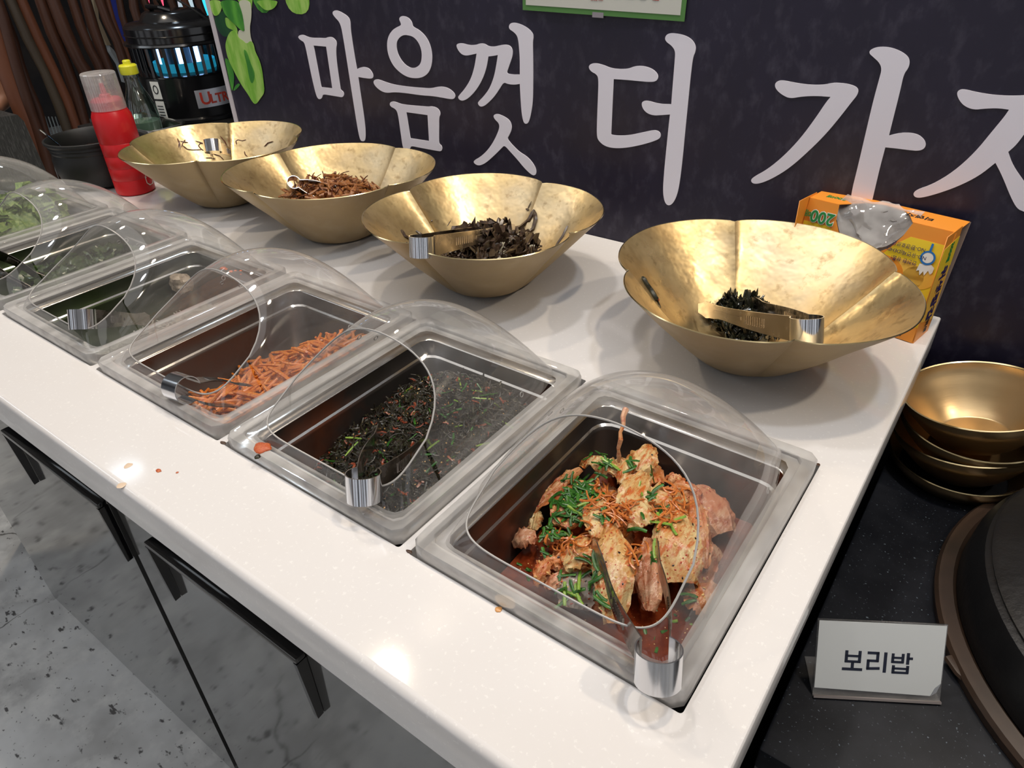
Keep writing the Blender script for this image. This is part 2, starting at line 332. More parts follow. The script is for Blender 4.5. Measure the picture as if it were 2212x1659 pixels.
# sign wall behind the counter
XL = -1.502
wall = struct(MB().box(XL, 3.2, YB, YB + 0.02, FL, 1.95).build('wall_back', M['wall'], smooth=False))
struct(MB().box(XL - 0.013, XL, YB - 0.003, YB + 0.022, FL, 1.95).build('trim_1', M['strip'], smooth=False))
_xs = []
def wp(P, sc, ox, oy):
    out = []
    for (a, b_) in P:
        q = un(a / sc + ox, b_ / sc + oy, 1, YB); out.append((q.x, q.z))
    return out
WM = frame((0, YB - 0.0006, 0), (1, 0, 0), (0, 0, 1))
A = (3.16, 600, 0); B = (2.186, 1200, 0)
GL = [
 (A, [[(140,255),(150,240),(175,236),(205,250),(235,258),(290,258),(330,260),(345,252),(375,252),(400,275),(406,300),(400,330),(402,400),(415,500),(430,600),(432,612),(450,625),(456,645),(445,664),(420,660),(360,650),(310,642),(306,665),(292,678),(275,672),(262,640),(245,570),(225,480),(205,380),(190,310),(180,285),(160,275)]],
     [[(247,310),(247,310),(333,318),(333,318),(375,602),(375,602),(300,594),(300,594)]]),
 (A, [[(374,90),(385,72),(410,70),(450,90),(485,115),(498,145),(500,200),(508,260),(520,340),(535,430),(543,472),(543,472),(560,462),(590,455),(625,465),(645,490),(655,515),(652,530),(640,537),(600,533),(552,525),(552,525),(560,590),(580,720),(598,850),(602,920),(598,960),(580,965),(565,955),(552,900),(535,800),(510,640),(485,480),(460,320),(445,230),(435,180),(420,145),(395,120)]], []),
 (A, [[(830,130),(840,112),(860,108),(895,120),(915,145),(922,165),(925,182),(970,205),(1015,250),(1045,310),(1058,380),(1052,450),(1030,500),(990,528),(940,535),(885,525),(830,490),(785,440),(755,370),(747,300),(758,245),(785,205),(815,185),(845,172),(842,155)]],
     [[(885,238),(930,250),(965,290),(985,345),(986,400),(975,440),(945,462),(910,464),(870,440),(835,395),(815,345),(812,290),(830,258),(855,240)]]),
 (A, [[(655,555),(668,541),(695,542),(740,560),(800,578),(900,592),(1000,600),(1050,602),(1090,592),(1130,590),(1170,602),(1205,630),(1216,655),(1205,675),(1180,676),(1120,665),(1060,655),(980,650),(880,635),(800,628),(750,634),(715,625),(680,600),(660,575)]], []),
 (A, [[(765,710),(775,693),(800,692),(840,708),(880,715),(960,722),(1030,728),(1050,724),(1085,732),(1108,755),(1113,780),(1103,800),(1103,860),(1102,940),(1103,980),(1120,992),(1126,1012),(1118,1032),(1095,1030),(1030,1018),(960,1005),(912,995),(905,1015),(890,1030),(868,1025),(855,1000),(845,930),(835,860),(825,790),(815,755),(800,740),(775,728)]],
     [[(880,765),(880,765),(1025,785),(1025,785),(1035,962),(1035,962),(908,943),(908,943)]]),
 (A, [[(1220,310),(1232,296),(1262,294),(1310,308),(1355,306),(1385,295),(1415,298),(1440,315),(1480,318),(1520,308),(1560,303),(1590,312),(1606,340),(1605,380),(1588,430),(1572,475),(1565,500),(1600,508),(1655,508),(1655,508),(1655,400),(1650,330),(1645,275),(1635,240),(1610,215),(1585,200),(1579,180),(1590,158),(1620,153),(1670,168),(1715,195),(1742,225),(1748,250),(1742,290),(1745,400),(1745,600),(1742,700),(1730,780),(1715,835),(1697,847),(1680,835),(1668,780),(1660,680),(1655,572),(1655,572),(1620,578),(1575,574),(1545,560),(1520,600),(1480,660),(1430,710),(1400,728),(1380,725),(1367,705),(1375,690),(1410,655),(1450,600),(1480,520),(1495,440),(1505,375),(1505,375),(1480,380),(1440,385),(1440,385),(1425,470),(1400,540),(1360,610),(1310,665),(1270,688),(1245,683),(1232,665),(1240,650),(1280,605),(1320,540),(1345,460),(1360,365),(1360,365),(1330,372),(1290,380),(1260,372),(1235,345)]], []),
 (A, [[(1473,792),(1485,778),(1510,778),(1550,795),(1585,820),(1600,855),(1597,890),(1580,925),(1568,945),(1600,985),(1650,1035),(1700,1065),(1735,1100),(1760,1140),(1768,1170),(1762,1193),(1745,1197),(1720,1180),(1680,1140),(1640,1090),(1590,1035),(1550,990),(1530,1010),(1480,1060),(1430,1105),(1390,1128),(1360,1127),(1338,1108),(1345,1092),(1385,1070),(1430,1030),(1470,975),(1500,915),(1516,870),(1512,840),(1485,815)]], []),
 (B, [[(157,318),(165,302),(190,297),(225,305),(265,322),(310,326),(345,324),(375,312),(410,310),(450,320),(478,340),(488,362),(478,383),(450,387),(400,383),(340,377),(276,373),(276,373),(272,450),(268,540),(264,630),(264,636),(300,640),(350,638),(410,625),(465,613),(488,618),(499,633),(495,652),(470,665),(410,683),(340,697),(280,700),(235,690),(205,665),(196,640),(198,560),(202,460),(205,370),(195,350),(170,338)]], []),
 (B, [[(407,490),(415,476),(440,475),(490,490),(548,492),(548,492),(555,400),(565,280),(567,240),(550,215),(525,198),(517,180),(528,160),(555,155),(610,165),(645,185),(664,215),(662,245),(650,270),(640,350),(628,470),(615,600),(600,760),(585,880),(570,935),(550,966),(530,970),(515,950),(508,900),(515,800),(525,700),(535,600),(542,540),(542,540),(500,543),(465,545),(435,535),(415,515)]], []),
 (B, [[(1035,400),(1048,382),(1075,378),(1130,390),(1200,400),(1270,400),(1310,390),(1360,392),(1400,400),(1425,412),(1432,428),(1425,450),(1400,480),(1350,545),(1280,630),(1200,710),(1110,790),(1030,840),(970,865),(935,868),(922,852),(935,835),(1000,800),(1080,735),(1160,650),(1230,555),(1280,480),(1300,457),(1300,457),(1230,452),(1165,455),(1110,465),(1075,450),(1045,425)]], []),
 (B, [[(1480,250),(1490,232),(1525,220),(1580,222),(1630,240),(1665,265),(1674,290),(1668,320),(1645,350),(1630,420),(1605,520),(1575,640),(1575,640),(1610,630),(1660,625),(1710,632),(1740,655),(1751,680),(1742,702),(1715,712),(1670,708),(1610,700),(1558,695),(1558,695),(1530,800),(1500,930),(1485,990),(1460,1050),(1420,1060),(1390,1020),(1395,920),(1430,780),(1465,630),(1500,480),(1530,370),(1542,325),(1530,295),(1505,272)]], []),
 (B, [[(1895,440),(1905,424),(1930,420),(1990,435),(2070,448),(2150,452),(2215,450),(2260,445),(2300,455),(2330,475),(2325,500),(2290,540),(2230,610),(2180,680),(2138,717),(2138,717),(2160,780),(2212,855),(2262,920),(2290,960),(2290,1000),(2250,1015),(2212,998),(2180,985),(2150,930),(2110,830),(2078,768),(2078,768),(2000,830),(1900,880),(1800,915),(1730,933),(1700,932),(1688,915),(1705,895),(1780,870),(1880,810),(1980,720),(2070,610),(2120,550),(2142,517),(2142,517),(2090,510),(2030,512),(1975,518),(1930,500),(1905,470)]], []),
]
for (tr_, outs, holes) in GL:
    O = [chaikin(wp(P, *tr_), 2) for P in outs + holes]
    flat_shape('letter', O, M['letter'], wall, 0.001, WM)
# printed greens on the sign
def leafmat(name, a, b_, scale=40):
    return mat(name, a, 0.4, layers=((b_, scale, 0.42, 0.62, 0.9),), stretch=(1.0, 1, 0.25))
LG = leafmat('print_light_green', (0.20, 0.48, 0.05), (0.42, 0.66, 0.16)); DG = leafmat('print_mid_green', (0.04, 0.22, 0.03), (0.12, 0.42, 0.05))
KG = leafmat('print_dark_green', (0.01, 0.06, 0.025), (0.02, 0.10, 0.03)); WS = mat('print_pale_stem', (0.62, 0.64, 0.50), 0.4)
LP = [('KG', [(170,270),(320,150),(370,230),(375,400),(520,390),(560,520),(480,560),(330,600),(240,490),(200,400)]),
 ('LG', [(350,250),(520,390),(560,540),(480,480),(380,440),(350,350)]),
 ('LG', [(85,0),(250,0),(290,50),(300,110),(280,180),(240,240),(190,255),(160,230),(120,130)]),
 ('DG', [(335,900),(430,980),(490,1150),(495,1280),(470,1470),(440,1380),(390,1150)]),
 ('DG', [(480,1465),(600,1350),(560,1320),(500,1380)]),
 ('WS', [(560,0),(740,0),(775,130),(770,300),(745,430),(760,600),(790,680),(740,760),(650,760),(570,640),(555,480),(640,470),(672,510),(640,300),(600,130)]),
 ('LG', [(500,480),(550,520),(570,600),(640,640),(700,700),(760,640),(810,700),(830,820),(900,950),(945,1120),(965,1300),(985,1470),(920,1560),(850,1659),(800,1640),(720,1500),(600,1330),(480,1100),(400,930),(365,780),(360,690),(400,560),(450,490)]),
 ('DG', [(640,780),(700,800),(760,1000),(830,1150),(820,1280),(780,1340),(740,1240),(700,1000)]),
 ('DG', [(270,0),(550,0),(600,120),(640,260),(672,510),(600,470),(520,390),(430,310),(360,230),(310,130)]),
 ('LG', [(830,0),(1195,0),(1185,70),(1130,140),(1040,165),(980,150),(920,90)])]
for i, (k, P) in enumerate(LP):
    m_ = {'KG': KG, 'LG': LG, 'DG': DG, 'WS': WS}[k]
    flat_shape('printed_leaf', [chaikin(wp(P, 7.373, 440, 0), 2)], m_, wall, 0.0006, Matrix.Translation((0, -0.0007 * i * 0.35, 0)) @ WM)
# extend the printed greens upward beyond the frame edge so that they do not end in a cut
for (x0, x1, z0, z1, mm) in ((-1.40, -1.345, 0.318, 0.55, LG), (-1.345, -1.285, 0.318, 0.5, DG), (-1.235, -1.17, 0.32, 0.42, LG)):
    cx, cz = (x0 + x1) / 2, z0
    P = [(x0, z0), (x1, z0), (x1 + 0.01, (z0 + z1) / 2), ((x0 + x1) / 2 + 0.01, z1), (x0 - 0.005, (z0 + z1) / 2)]
    flat_shape('printed_leaf', [chaikin(P, 2)], mm, wall, 0.0005, WM)

# poster
PG = mat('poster_green', (0.09, 0.24, 0.06), 0.6); PW = mat('poster_paper', (0.62, 0.62, 0.56), 0.6); PR = mat('poster_print_red', (0.5, 0.08, 0.06), 0.6)
p0 = un(1132, 21, 1, YB); p1 = un(1480, 46, 1, YB); pr_ = thing('wall_poster', 'white notice with a green border taped on the navy wall above the big letters', 'poster', (p0.x, YB - 0.002, p0.z))
ex = (p1 - p0).normalized(); pl = (p1 - p0).length
PMm = frame((0, 0, 0), ex, (0, 0, 1))
def pbox(x0, x1, z0, z1, y0, y1): 
    mb = MB(); mb.box(x0, x1, z0, z1, y0, y1); mb.v = [tuple(PMm @ Vector(v)) for v in mb.v]; return mb
pbox(0, pl, 0, 0.22, 0.0, 0.0016).build('border', PG, pr_, smooth=False)
pbox(0.0065, pl - 0.0065, 0.0075, 0.2135, 0.0016, 0.0022).build('paper', PW, pr_, smooth=False)
text('lettering', 'SINCE 1999', 0.0042, PR, pr_, PMm @ Matrix.Translation((0.135, 0.0205, 0.0024)))
for k in range(4): pbox(0.165 + 0.02 * k, 0.175 + 0.02 * k, 0.024, 0.036, 0.0022, 0.0026).build('printed_mark', PR if k % 2 else mat('poster_print_blue', (0.08, 0.1, 0.2), 0.6), pr_, smooth=False)
TP = mat('clear_tape', (0.30, 0.27, 0.30), 0.3)
pbox(0.128, 0.147, -0.003, 0.004, 0.0016, 0.0020).build('tape', TP, pr_, smooth=False)

# ---------------------------------------------------------------- white worktop with six cut-outs
XLE = -1.705
bm = bmesh.new(); bmesh.ops.create_cube(bm, size=1.0)
for v in bm.verts: v.co = Vector(((XLE + XR) / 2 + v.co.x * (XR - XLE), (YF + YB - 0.001) / 2 + v.co.y * (YB - 0.001 - YF), -0.025 + v.co.z * 0.05))
fe = [e for e in bm.edges if all(v.co.y < 0 and v.co.z > -0.01 for v in e.verts)]
bmesh.ops.bevel(bm, geom=fe, offset=0.008, segments=6, affect='EDGES', profile=0.5)
re_ = [e for e in bm.edges if all(v.co.x > XR - 1e-4 for v in e.verts) and (all(v.co.z > -0.012 for v in e.verts))]
bmesh.ops.bevel(bm, geom=re_, offset=0.003, segments=3, affect='EDGES', profile=0.5)
me = bpy.data.meshes.new('worktop'); bm.to_mesh(me); bm.free(); me.materials.append(M['counter'])
top = bpy.data.objects.new('worktop', me); col.objects.link(top)
cut = MB()
for k in range(6):
    cx = -k * PT - LW / 2
    cut.loops([rrect(cx, LD / 2, LW / 2 + 0.001, LD / 2 + 0.001, 0.003, z, 3) for z in (-0.2, 0.2)], True, True, True)
co = cut.build('cutter', M['counter'], smooth=False)
bo = top.modifiers.new('b', 'BOOLEAN'); bo.operation = 'DIFFERENCE'; bo.object = co; bo.solver = 'EXACT'
dg = bpy.context.evaluated_depsgraph_get(); dg.update()
me2 = bpy.data.meshes.new_from_object(top.evaluated_get(dg)); top.modifiers.clear(); top.data = me2; me2.name = 'worktop'
bpy.data.objects.remove(co)
me2.materials.clear(); me2.materials.append(M['counter'])
for p in me2.polygons: p.use_smooth = abs(p.normal.z) < 0.999; p.material_index = 0
me2.set_sharp_from_angle(angle=math.radians(30))
for p in me2.polygons: p.use_smooth = abs(p.normal.z) < 0.999
tag(top, 'long white speckled worktop with six cut-outs for food trays', 'worktop')

# ---------------------------------------------------------------- cabinets under it
DY = -0.076; XG = -0.731; DB = FL + 0.002
def handle(parent, x0, x1):
    z1, z0, y0, y1 = -0.130, -0.237, DY - 0.013, DY - 0.0005
    mb = MB()
    mb.box(x0, x1, y0, y1, z1 - 0.008, z1)
    o = mb.build('handle', M['black_gloss'], parent, smooth=False); bevel_obj(o, 0.002, 2)
    for s, xa in ((1, x0), (-1, x1)):
        m2 = MB()
        P = [(y0, z1 - 0.008), (y1, z1 - 0.008), (y1, z0), (y1 - 0.008, z0 - 0.001), (y0 + 0.004, z0 + 0.004)]
        vs = [(xx, a, b_) for xx in (xa, xa + s * 0.0055) for a, b_ in P]
        m2.add(vs, [tuple(range(5)), tuple(range(9, 4, -1))] + [(i, (i + 1) % 5, 5 + (i + 1) % 5, 5 + i) for i in range(5)])
        m2.build('handle_leg', M['black_gloss'], o, smooth=False)
def cabinet(x0, x1, label, y=DY, doors=(), handles=()):
    t = thing('cabinet', label, 'cabinet', (0, 0, 0))
    MB().box(x0 + 0.002, x1 - 0.002, y + 0.02, YB - 0.02, DB, -0.135).build('body', M['gap'], t, smooth=False)
    b2 = MB().box(x0 + 0.002, x1 - 0.002, y + 0.02, -0.012, -0.135, -0.051)
    b2.build('top_rail', M['gap'], t, smooth=False)
    for (a, b_), hs in zip(doors, handles):
        d = MB().box(a, b_, y, y + 0.018, DB, -0.054).build('door', M['door'], t, smooth=False)
        for h in hs: handle(d, *h)
    return t
cabinet(XG, XR - 0.02, 'grey glossy cabinet with black handle under the front end of the worktop', doors=[(XG + 0.011, XR - 0.02)], handles=[[(-0.6335, -0.3555)]])
cabinet(-1.443, XG, 'grey glossy cabinet with black handle under the middle of the worktop', doors=[(-1.441, XG - 0.009)], handles=[[(-1.021, -0.742)]])
cabinet(-1.70, -1.445, 'plain grey cabinet set back under the far end of the worktop', y=-0.036, doors=[(-1.698, -1.447)], handles=[[]])

# black stone top and cooker on the right
ZB = -0.15
def black_edge():
    q = un(1700, 1659, 2, ZB); return q.y
BY = 0.100
t = tag(MB().box(XR + 0.0005, 1.6, BY, YB - 0.001, ZB - 0.03, ZB).build('black_worktop', M['granite'], smooth=False), 'black speckled stone top lower than and right of the white worktop', 'worktop')
bevel_obj(t, 0.003, 2)
M['blackpanel'] = mat('black_cooker_front', (0.010, 0.010, 0.011), 0.35)
tag(MB().box(XR + 0.0005, 1.6, BY + 0.012, YB - 0.002, FL + 0.001, ZB - 0.0301).build('cooker_base', M['blackpanel'], smooth=False), 'black base unit under the black stone top', 'cabinet')
# ================================================================ food trays and covers
QR = (0.1089, 0.0403, 0.1454, 1.5763, 5.7772, 0.0224, 0.025, 0.728, 0.0338)
def resample_quarters(P, n):
    """P: closed list with quarter marks at 0, 1/4, 1/2, 3/4 of its length; n points per quarter, even arc length"""
    q = len(P) // 4; out = []
    for k in range(4):
        seg = [Vector(P[(k * q + i) % len(P)]) for i in range(q + 1)]
        d = [0]
        for i in range(q): d.append(d[-1] + (seg[i + 1] - seg[i]).length)
        for j in range(n):
            t = d[-1] * j / n; i = 0
            while i < q - 1 and d[i + 1] < t: i += 1
            f = (t - d[i]) / max(d[i + 1] - d[i], 1e-9); out.append(seg[i].lerp(seg[i + 1], f))
    return out
def rim_loop(n):
    a, s0, L, pu, pl_, y0, z0, al, cur = QR
    P = []
    N = 400
    for i in range(N):
        t = 2 * PI * i / N; c_, s = math.cos(t), math.sin(t); pp = pu if s >= 0 else pl_
        sg = lambda x: (x > 0) - (x < 0)
        x = a * sg(c_) * abs(c_) ** (2 / pp)
        S = s0 + ((L - s0) if s >= 0 else s0) * sg(s) * abs(s) ** (2 / pp)
        P.append((-LW / 2 + x, y0 + S * math.cos(al) + cur * S * (L - S) * 4 / L / L, z0 + S * math.sin(al)))
    return resample_quarters(P, n)
def rect_loop(n, ins, z, r, back=None, front=None):
    x0, x1 = -LW + ins, -ins; y0 = ins if front is None else front; y1 = LD - (ins if back is None else back)
    cx, cy, a, b_ = (x0 + x1) / 2, (y0 + y1) / 2, (x1 - x0) / 2, (y1 - y0) / 2
    P = []
    N = 80
    def corner(sx, sy, t0):
        return [(cx + sx * (a - r) + r * math.cos(math.radians(t0 + 90 * i / 10)), cy + sy * (b_ - r) + r * math.sin(math.radians(t0 + 90 * i / 10)), z) for i in range(11)]
    qs = [(1, 1, 0, (x1, cy), (cx, y1)), (-1, 1, 90, (cx, y1), (x0, cy)), (-1, -1, 180, (x0, cy), (cx, y0)), (1, -1, 270, (cx, y0), (x1, cy))]
    for sx, sy, t0, s_, e_ in qs:
        seg = [(s_[0], s_[1], z)] + corner(sx, sy, t0) + [(e_[0], e_[1], z)]
        seg = [Vector(p) for p in seg]; d = [0]
        for i in range(len(seg) - 1): d.append(d[-1] + (seg[i + 1] - seg[i]).length)
        for j in range(n):
            t = d[-1] * j / n; i = 0
            while i < len(seg) - 2 and d[i + 1] < t: i += 1
            P.append(seg[i].lerp(seg[i + 1], (t - d[i]) / max(d[i + 1] - d[i], 1e-9)))
    return P
NQ = 28
def make_cover():
    t = thing('tray_cover', '', 'tray cover', (0, 0, 0))
    # flange
    Ls = [rect_loop(NQ, i, z, r) for (i, z, r) in ((0.0005, -0.004, 0.012), (0.0005, 0.011, 0.012), (0.0018, 0.0135, 0.012), (0.0125, 0.0135, 0.010), (0.0135, 0.0125, 0.010), (0.0140, 0.0085, 0.010), (0.0185, 0.0080, 0.010), (0.0225, 0.0078, 0.012))]
    MB().loops(Ls).build('flange', M['acrylic_flange'], t, auto=math.radians(50))
    yc, H, q1, q2, ye, zb, kx = 0.1723, 0.1272, 1.8451, 1.8271, 0.3064, 0.0159, 0.1314
    a_, s0, LL_, pu, pl_, ry0, rz0, al, cur = QR
    def S_(th, y):
        v = (y - yc) / (ye - yc); g = max(0.0, 1 - abs(v) ** q2) ** (1 / q2); kw = 1 - kx * max(0.0, v) ** 3 + 0.03 * max(0.0, -v)
        c_, s = math.cos(th), math.sin(th); sg = 1 if c_ >= 0 else -1
        return Vector((-LW / 2 + 0.113 * kw * sg * abs(c_) ** (2 / q1), y, zb + (H - zb) * max(0.0, s) ** (2 / q1) * g))
    def ryz(S): return ry0 + S * math.cos(al) + cur * S * (LL_ - S) * 4 / LL_ / LL_, rz0 + S * math.sin(al)
    ys0 = ryz(s0)[0]
    NT, NV = 64, 26; L = []; E_ = []; low = []
    for i in range(NT + 1):
        th = PI * (0.5 - 0.5 * math.cos(PI * i / NT) * (0.55 + 0.45 * abs(math.cos(PI * i / NT))))
        lo_, hi_ = -0.02, LL_ * 1.15
        for _ in range(40):
            m_ = (lo_ + hi_) / 2; y, z = ryz(m_)
            if S_(th, y).z > z: lo_ = m_
            else: hi_ = m_
        S = (lo_ + hi_) / 2
        if S >= s0: ys = ryz(S)[0]; E_.append(S_(th, ys))
        else: ys = ys0; low.append((i, S_(th, ys)))
        L.append([S_(th, ys + (ye - ys) * math.sin(PI / 2 * j / NV)) for j in range(NV + 1)])
    sk0 = [Vector((p.x + (0.0012 if p.x > -LW / 2 else -0.0012), p.y, 0.0080)) for p in L[0]]; sk1 = [Vector((p.x - 0.0012, p.y, 0.0080)) for p in L[-1]]
    skb = [[r[-1] for r in L], [Vector((r[-1].x, ye + 0.003, 0.0080)) for r in L]]
    mb = MB(); mb.grid([sk0] + L + [sk1]); mb.grid(skb)
    # low front wall below the opening
    rgt = [p for i, p in low if i < NT / 2]; lft = [p for i, p in low if i > NT / 2]
    xr_ = E_[0].x + LW / 2
    lowrim = []
    for i in range(41):
        t_ = -PI * i / 40; c_, s = math.cos(t_), math.sin(t_); sg = 1 if c_ >= 0 else -1
        x = xr_ * sg * abs(c_) ** (2 / pl_); S = s0 + s0 * -abs(s) ** (2 / pl_)
        y, z = ryz(S); lowrim.append(Vector((-LW / 2 + x, y, z)))
    base = []
    for p in lowrim:
        u_ = (p.x + LW / 2) / xr_
        base.append(Vector((-LW / 2 + 0.1142 * u_, max(0.0185, min(p.y, ys0)) if abs(u_) > 0.995 else 0.0185 + (p.y - 0.0185) * abs(u_) ** 24, 0.0080)))
    mb.grid([base, [b_.lerp(p, 0.5) + Vector((0, -0.0015, 0.001)) for b_, p in zip(base, lowrim)], lowrim])
    mb.build('dome', M['acrylic'], t, auto=math.radians(80))
    O = E_ + lowrim[::-1][1:-1]
    # cut edge of the opening
    mb = MB(); n = len(O); R = []
    for i, p in enumerate(O):
        d = (O[(i + 1) % n] - O[i - 1]).normalized(); u_ = Vector((0, -0.66, 0.75)); u_ = (u_ - d * u_.dot(d)).normalized(); v_ = d.cross(u_)
        R.append([p + (u_ * math.cos(a2) * 0.0010 + v_ * math.sin(a2) * 0.0010) for a2 in [2 * PI * j / 6 for j in range(6)]])
    vs = [q for r in R for q in r]; fs = [(i * 6 + j, i * 6 + (j + 1) % 6, ((i + 1) % n) * 6 + (j + 1) % 6, ((i + 1) % n) * 6 + j) for i in range(n) for j in range(6)]
    mb.add(vs, fs).build('opening_edge', M['acrylic_edge'], t)
    # drilled holes in the side walls
    def ring(c, nx, r=0.0030):
        m2 = MB(); n_ = Vector(nx).normalized(); a_ = n_.cross(Vector((0, 0, 1))).normalized(); b_ = a_.cross(n_); LL = []
        for i in range(17):
            t_ = 2 * PI * i / 16; d = a_ * math.cos(t_) + b_ * math.sin(t_); c0 = Vector(c) + d * r
            LL.append([c0 + (d * math.cos(x) + n_ * math.sin(x)) * 0.0006 for x in [2 * PI * j / 5 for j in range(5)]])
        m2.loops(LL).build('drilled_hole', M['acrylic_edge'], t)
    w2 = NV + 1; bvh = BVHTree.FromPolygons([tuple(q) for r in L for q in r], [(i * w2 + j, i * w2 + j + 1, (i + 1) * w2 + j + 1, (i + 1) * w2 + j) for i in range(NT) for j in range(NV)])
    for (y_, z_, s) in ((0.226, 0.030, 1), (0.186, 0.055, -1), (0.216, 0.038, -1)):
        h, nn, _, _ = bvh.ray_cast(Vector((-LW / 2, y_, z_)), Vector((s, 0, 0)))
        if h: ring(h - Vector((s * 0.0004, 0, 0)), nn)
    return t
def make_pan(m_):
    t = thing('steel_tray', '', 'tray', (0, 0, 0))
    prof = ((0.0032, -0.0060, 0.01), (0.0040, -0.0045, 0.01), (0.021, -0.0045, 0.014), (0.0225, -0.006, 0.016), (0.0235, -0.028, 0.022), (0.0265, -0.0305, 0.022), (0.0275, -0.034, 0.022), (0.036, -0.096, 0.026), (0.044, -0.102, 0.030))
    Ls = [rect_loop(NQ, i, z, r) for (i, z, r) in prof]
    MB().loops(Ls[:4]).build('rim', M['steel_rim'], t, auto=math.radians(50))
    MB().loops(Ls[3:], cap1=True).build('basin', m_, t, auto=math.radians(60))
    e_ = MB(); a0 = rect_loop(NQ, 0.0238, -0.0278, 0.022); a1 = rect_loop(NQ, 0.0262, -0.0300, 0.022)
    e_.loops([[Vector(p) + Vector((0, 0, 0.0004)) for p in a0], [Vector(p) + Vector((0, 0, 0.0006)) for p in a1]]).build('stacking_step', M['steel_rim'], t)
    return t
COVL = ['clear domed acrylic cover over the cabbage kimchi, nearest the end of the worktop',
 'clear domed acrylic cover over the dark seasoned greens',
 'clear domed acrylic cover over the orange radish strips',
 'clear domed acrylic cover over the greyish mushroom salad tray',
 'clear domed acrylic cover over dark leafy greens, with lettuce seen behind',
 'clear domed acrylic cover over pale green lettuce, farthest along the worktop']
PANL = ['steel food tray holding cabbage kimchi', 'steel food tray holding dark seasoned greens', 'steel food tray holding orange radish strips',
 'steel food tray holding greyish mushroom salad', 'steel food tray holding dark leafy greens', 'steel food tray holding pale green lettuce']
cover0 = make_cover(); 
for k in range(6):
    c_ = cover0 if k == 0 else copy_tree(cover0)
    c_.location = (-k * PT, 0, 0); tag(c_, COVL[k], group='domed covers in a row along the worktop')
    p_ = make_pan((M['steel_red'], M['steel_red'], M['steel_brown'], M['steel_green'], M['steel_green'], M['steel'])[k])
    p_.location = (-k * PT, 0, 0); tag(p_, PANL[k], group='steel trays sunk in the worktop')

# ---------------------------------------------------------------- food materials
def food(name, base, layers=(), rough=0.35, bump=None, spec=0.5, sss=0.0, **k):
    # the pieces are centimetres in size, so the grain is given in cycles per decimetre and finer
    up = lambda q: q * (9 if q < 15 else 7 if q < 35 else 5 if q < 80 else 3)
    layers = tuple((c_, up(q), lo, hi, st) for c_, q, lo, hi, st in layers)
    if bump: bump = (up(bump[0]), bump[1], bump[2] * 0.5)
    return mat(name, base, rough, 0.0, layers, bump, spec, sss=sss, **k)
F = {}
F['leaf_cream'] = food('kimchi_stem', (0.64, 0.34, 0.11), (((0.78, 0.62, 0.32), 7, 0.38, 0.58, 0.9), ((0.58, 0.12, 0.015), 20, 0.50, 0.62, 0.9), ((0.50, 0.15, 0.04), 75, 0.54, 0.66, 0.75)), 0.22, (60, 0.4, 0.002), coords='Object', stretch=(1, 0.35, 1))
F['leaf_orange'] = food('kimchi_leaf', (0.60, 0.20, 0.06), (((0.78, 0.48, 0.24), 8, 0.42, 0.62, 0.7), ((0.42, 0.07, 0.015), 20, 0.5, 0.64, 0.8)), 0.22, (50, 0.6, 0.003), stretch=(1, 0.35, 1))
F['leaf_pink'] = food('kimchi_wet_leaf', (0.56, 0.22, 0.11), (((0.74, 0.48, 0.30), 9, 0.42, 0.62, 0.7), ((0.42, 0.10, 0.03), 24, 0.52, 0.66, 0.8)), 0.2, (60, 0.5, 0.003), stretch=(1, 0.35, 1))
F['leaf_grey'] = food('kimchi_translucent_leaf', (0.40, 0.33, 0.27), (((0.50, 0.45, 0.38), 9, 0.4, 0.6, 0.6), ((0.42, 0.12, 0.04), 26, 0.55, 0.66, 0.8)), 0.2)
F['scallion'] = food('green_onion', (0.022, 0.105, 0.014), (((0.08, 0.26, 0.03), 40, 0.45, 0.6, 0.7),), 0.28)
F['scallion_l'] = food('pale_green_onion', (0.30, 0.46, 0.06), (((0.12, 0.30, 0.04), 40, 0.45, 0.6, 0.7),), 0.28)
F['shred'] = food('red_radish_shred', (0.62, 0.17, 0.035), (((0.72, 0.30, 0.08), 60, 0.45, 0.6, 0.7),), 0.25)
F['sesame'] = food('sesame_seed', (0.78, 0.48, 0.17), (), 0.3)
F['flake'] = food('black_flake', (0.03, 0.012, 0.008), (), 0.3)
F['chili'] = food('chili_flake', (0.48, 0.05, 0.015), (), 0.3)
F['broth'] = food('red_broth', (0.16, 0.022, 0.006), (((0.26, 0.05, 0.015), 12, 0.4, 0.6, 0.8),), 0.06, (12, 0.15, 0.002), spec=0.6)
F['radish'] = food('seasoned_radish', (0.64, 0.16, 0.015), (((0.80, 0.34, 0.05), 30, 0.45, 0.62, 0.8), ((0.50, 0.07, 0.012), 45, 0.52, 0.66, 0.8)), 0.25, (120, 0.4, 0.001))
F['greens'] = food('dark_greens', (0.016, 0.010, 0.006), (((0.035, 0.045, 0.012), 60, 0.45, 0.62, 0.8), ((0.20, 0.035, 0.012), 45, 0.60, 0.68, 0.7)), 0.25, (160, 0.7, 0.003))
F['strand'] = food('dark_strand', (0.018, 0.013, 0.008), (((0.05, 0.05, 0.018), 50, 0.5, 0.65, 0.7),), 0.3, spec=0.35)
F['mush'] = food('grey_salad', (0.36, 0.36, 0.29), (((0.66, 0.64, 0.58), 50, 0.45, 0.6, 0.8), ((0.10, 0.12, 0.07), 25, 0.55, 0.65, 0.7)), 0.35, (140, 0.6, 0.003))
F['beige'] = food('beige_mushroom', (0.45, 0.36, 0.27), (((0.16, 0.12, 0.09), 60, 0.55, 0.66, 0.7),), 0.4, (90, 0.5, 0.002))
F['lettuce'] = food('lettuce', (0.16, 0.28, 0.04), (((0.36, 0.46, 0.12), 22, 0.42, 0.62, 0.9), ((0.06, 0.13, 0.02), 14, 0.55, 0.7, 0.8)), 0.4)
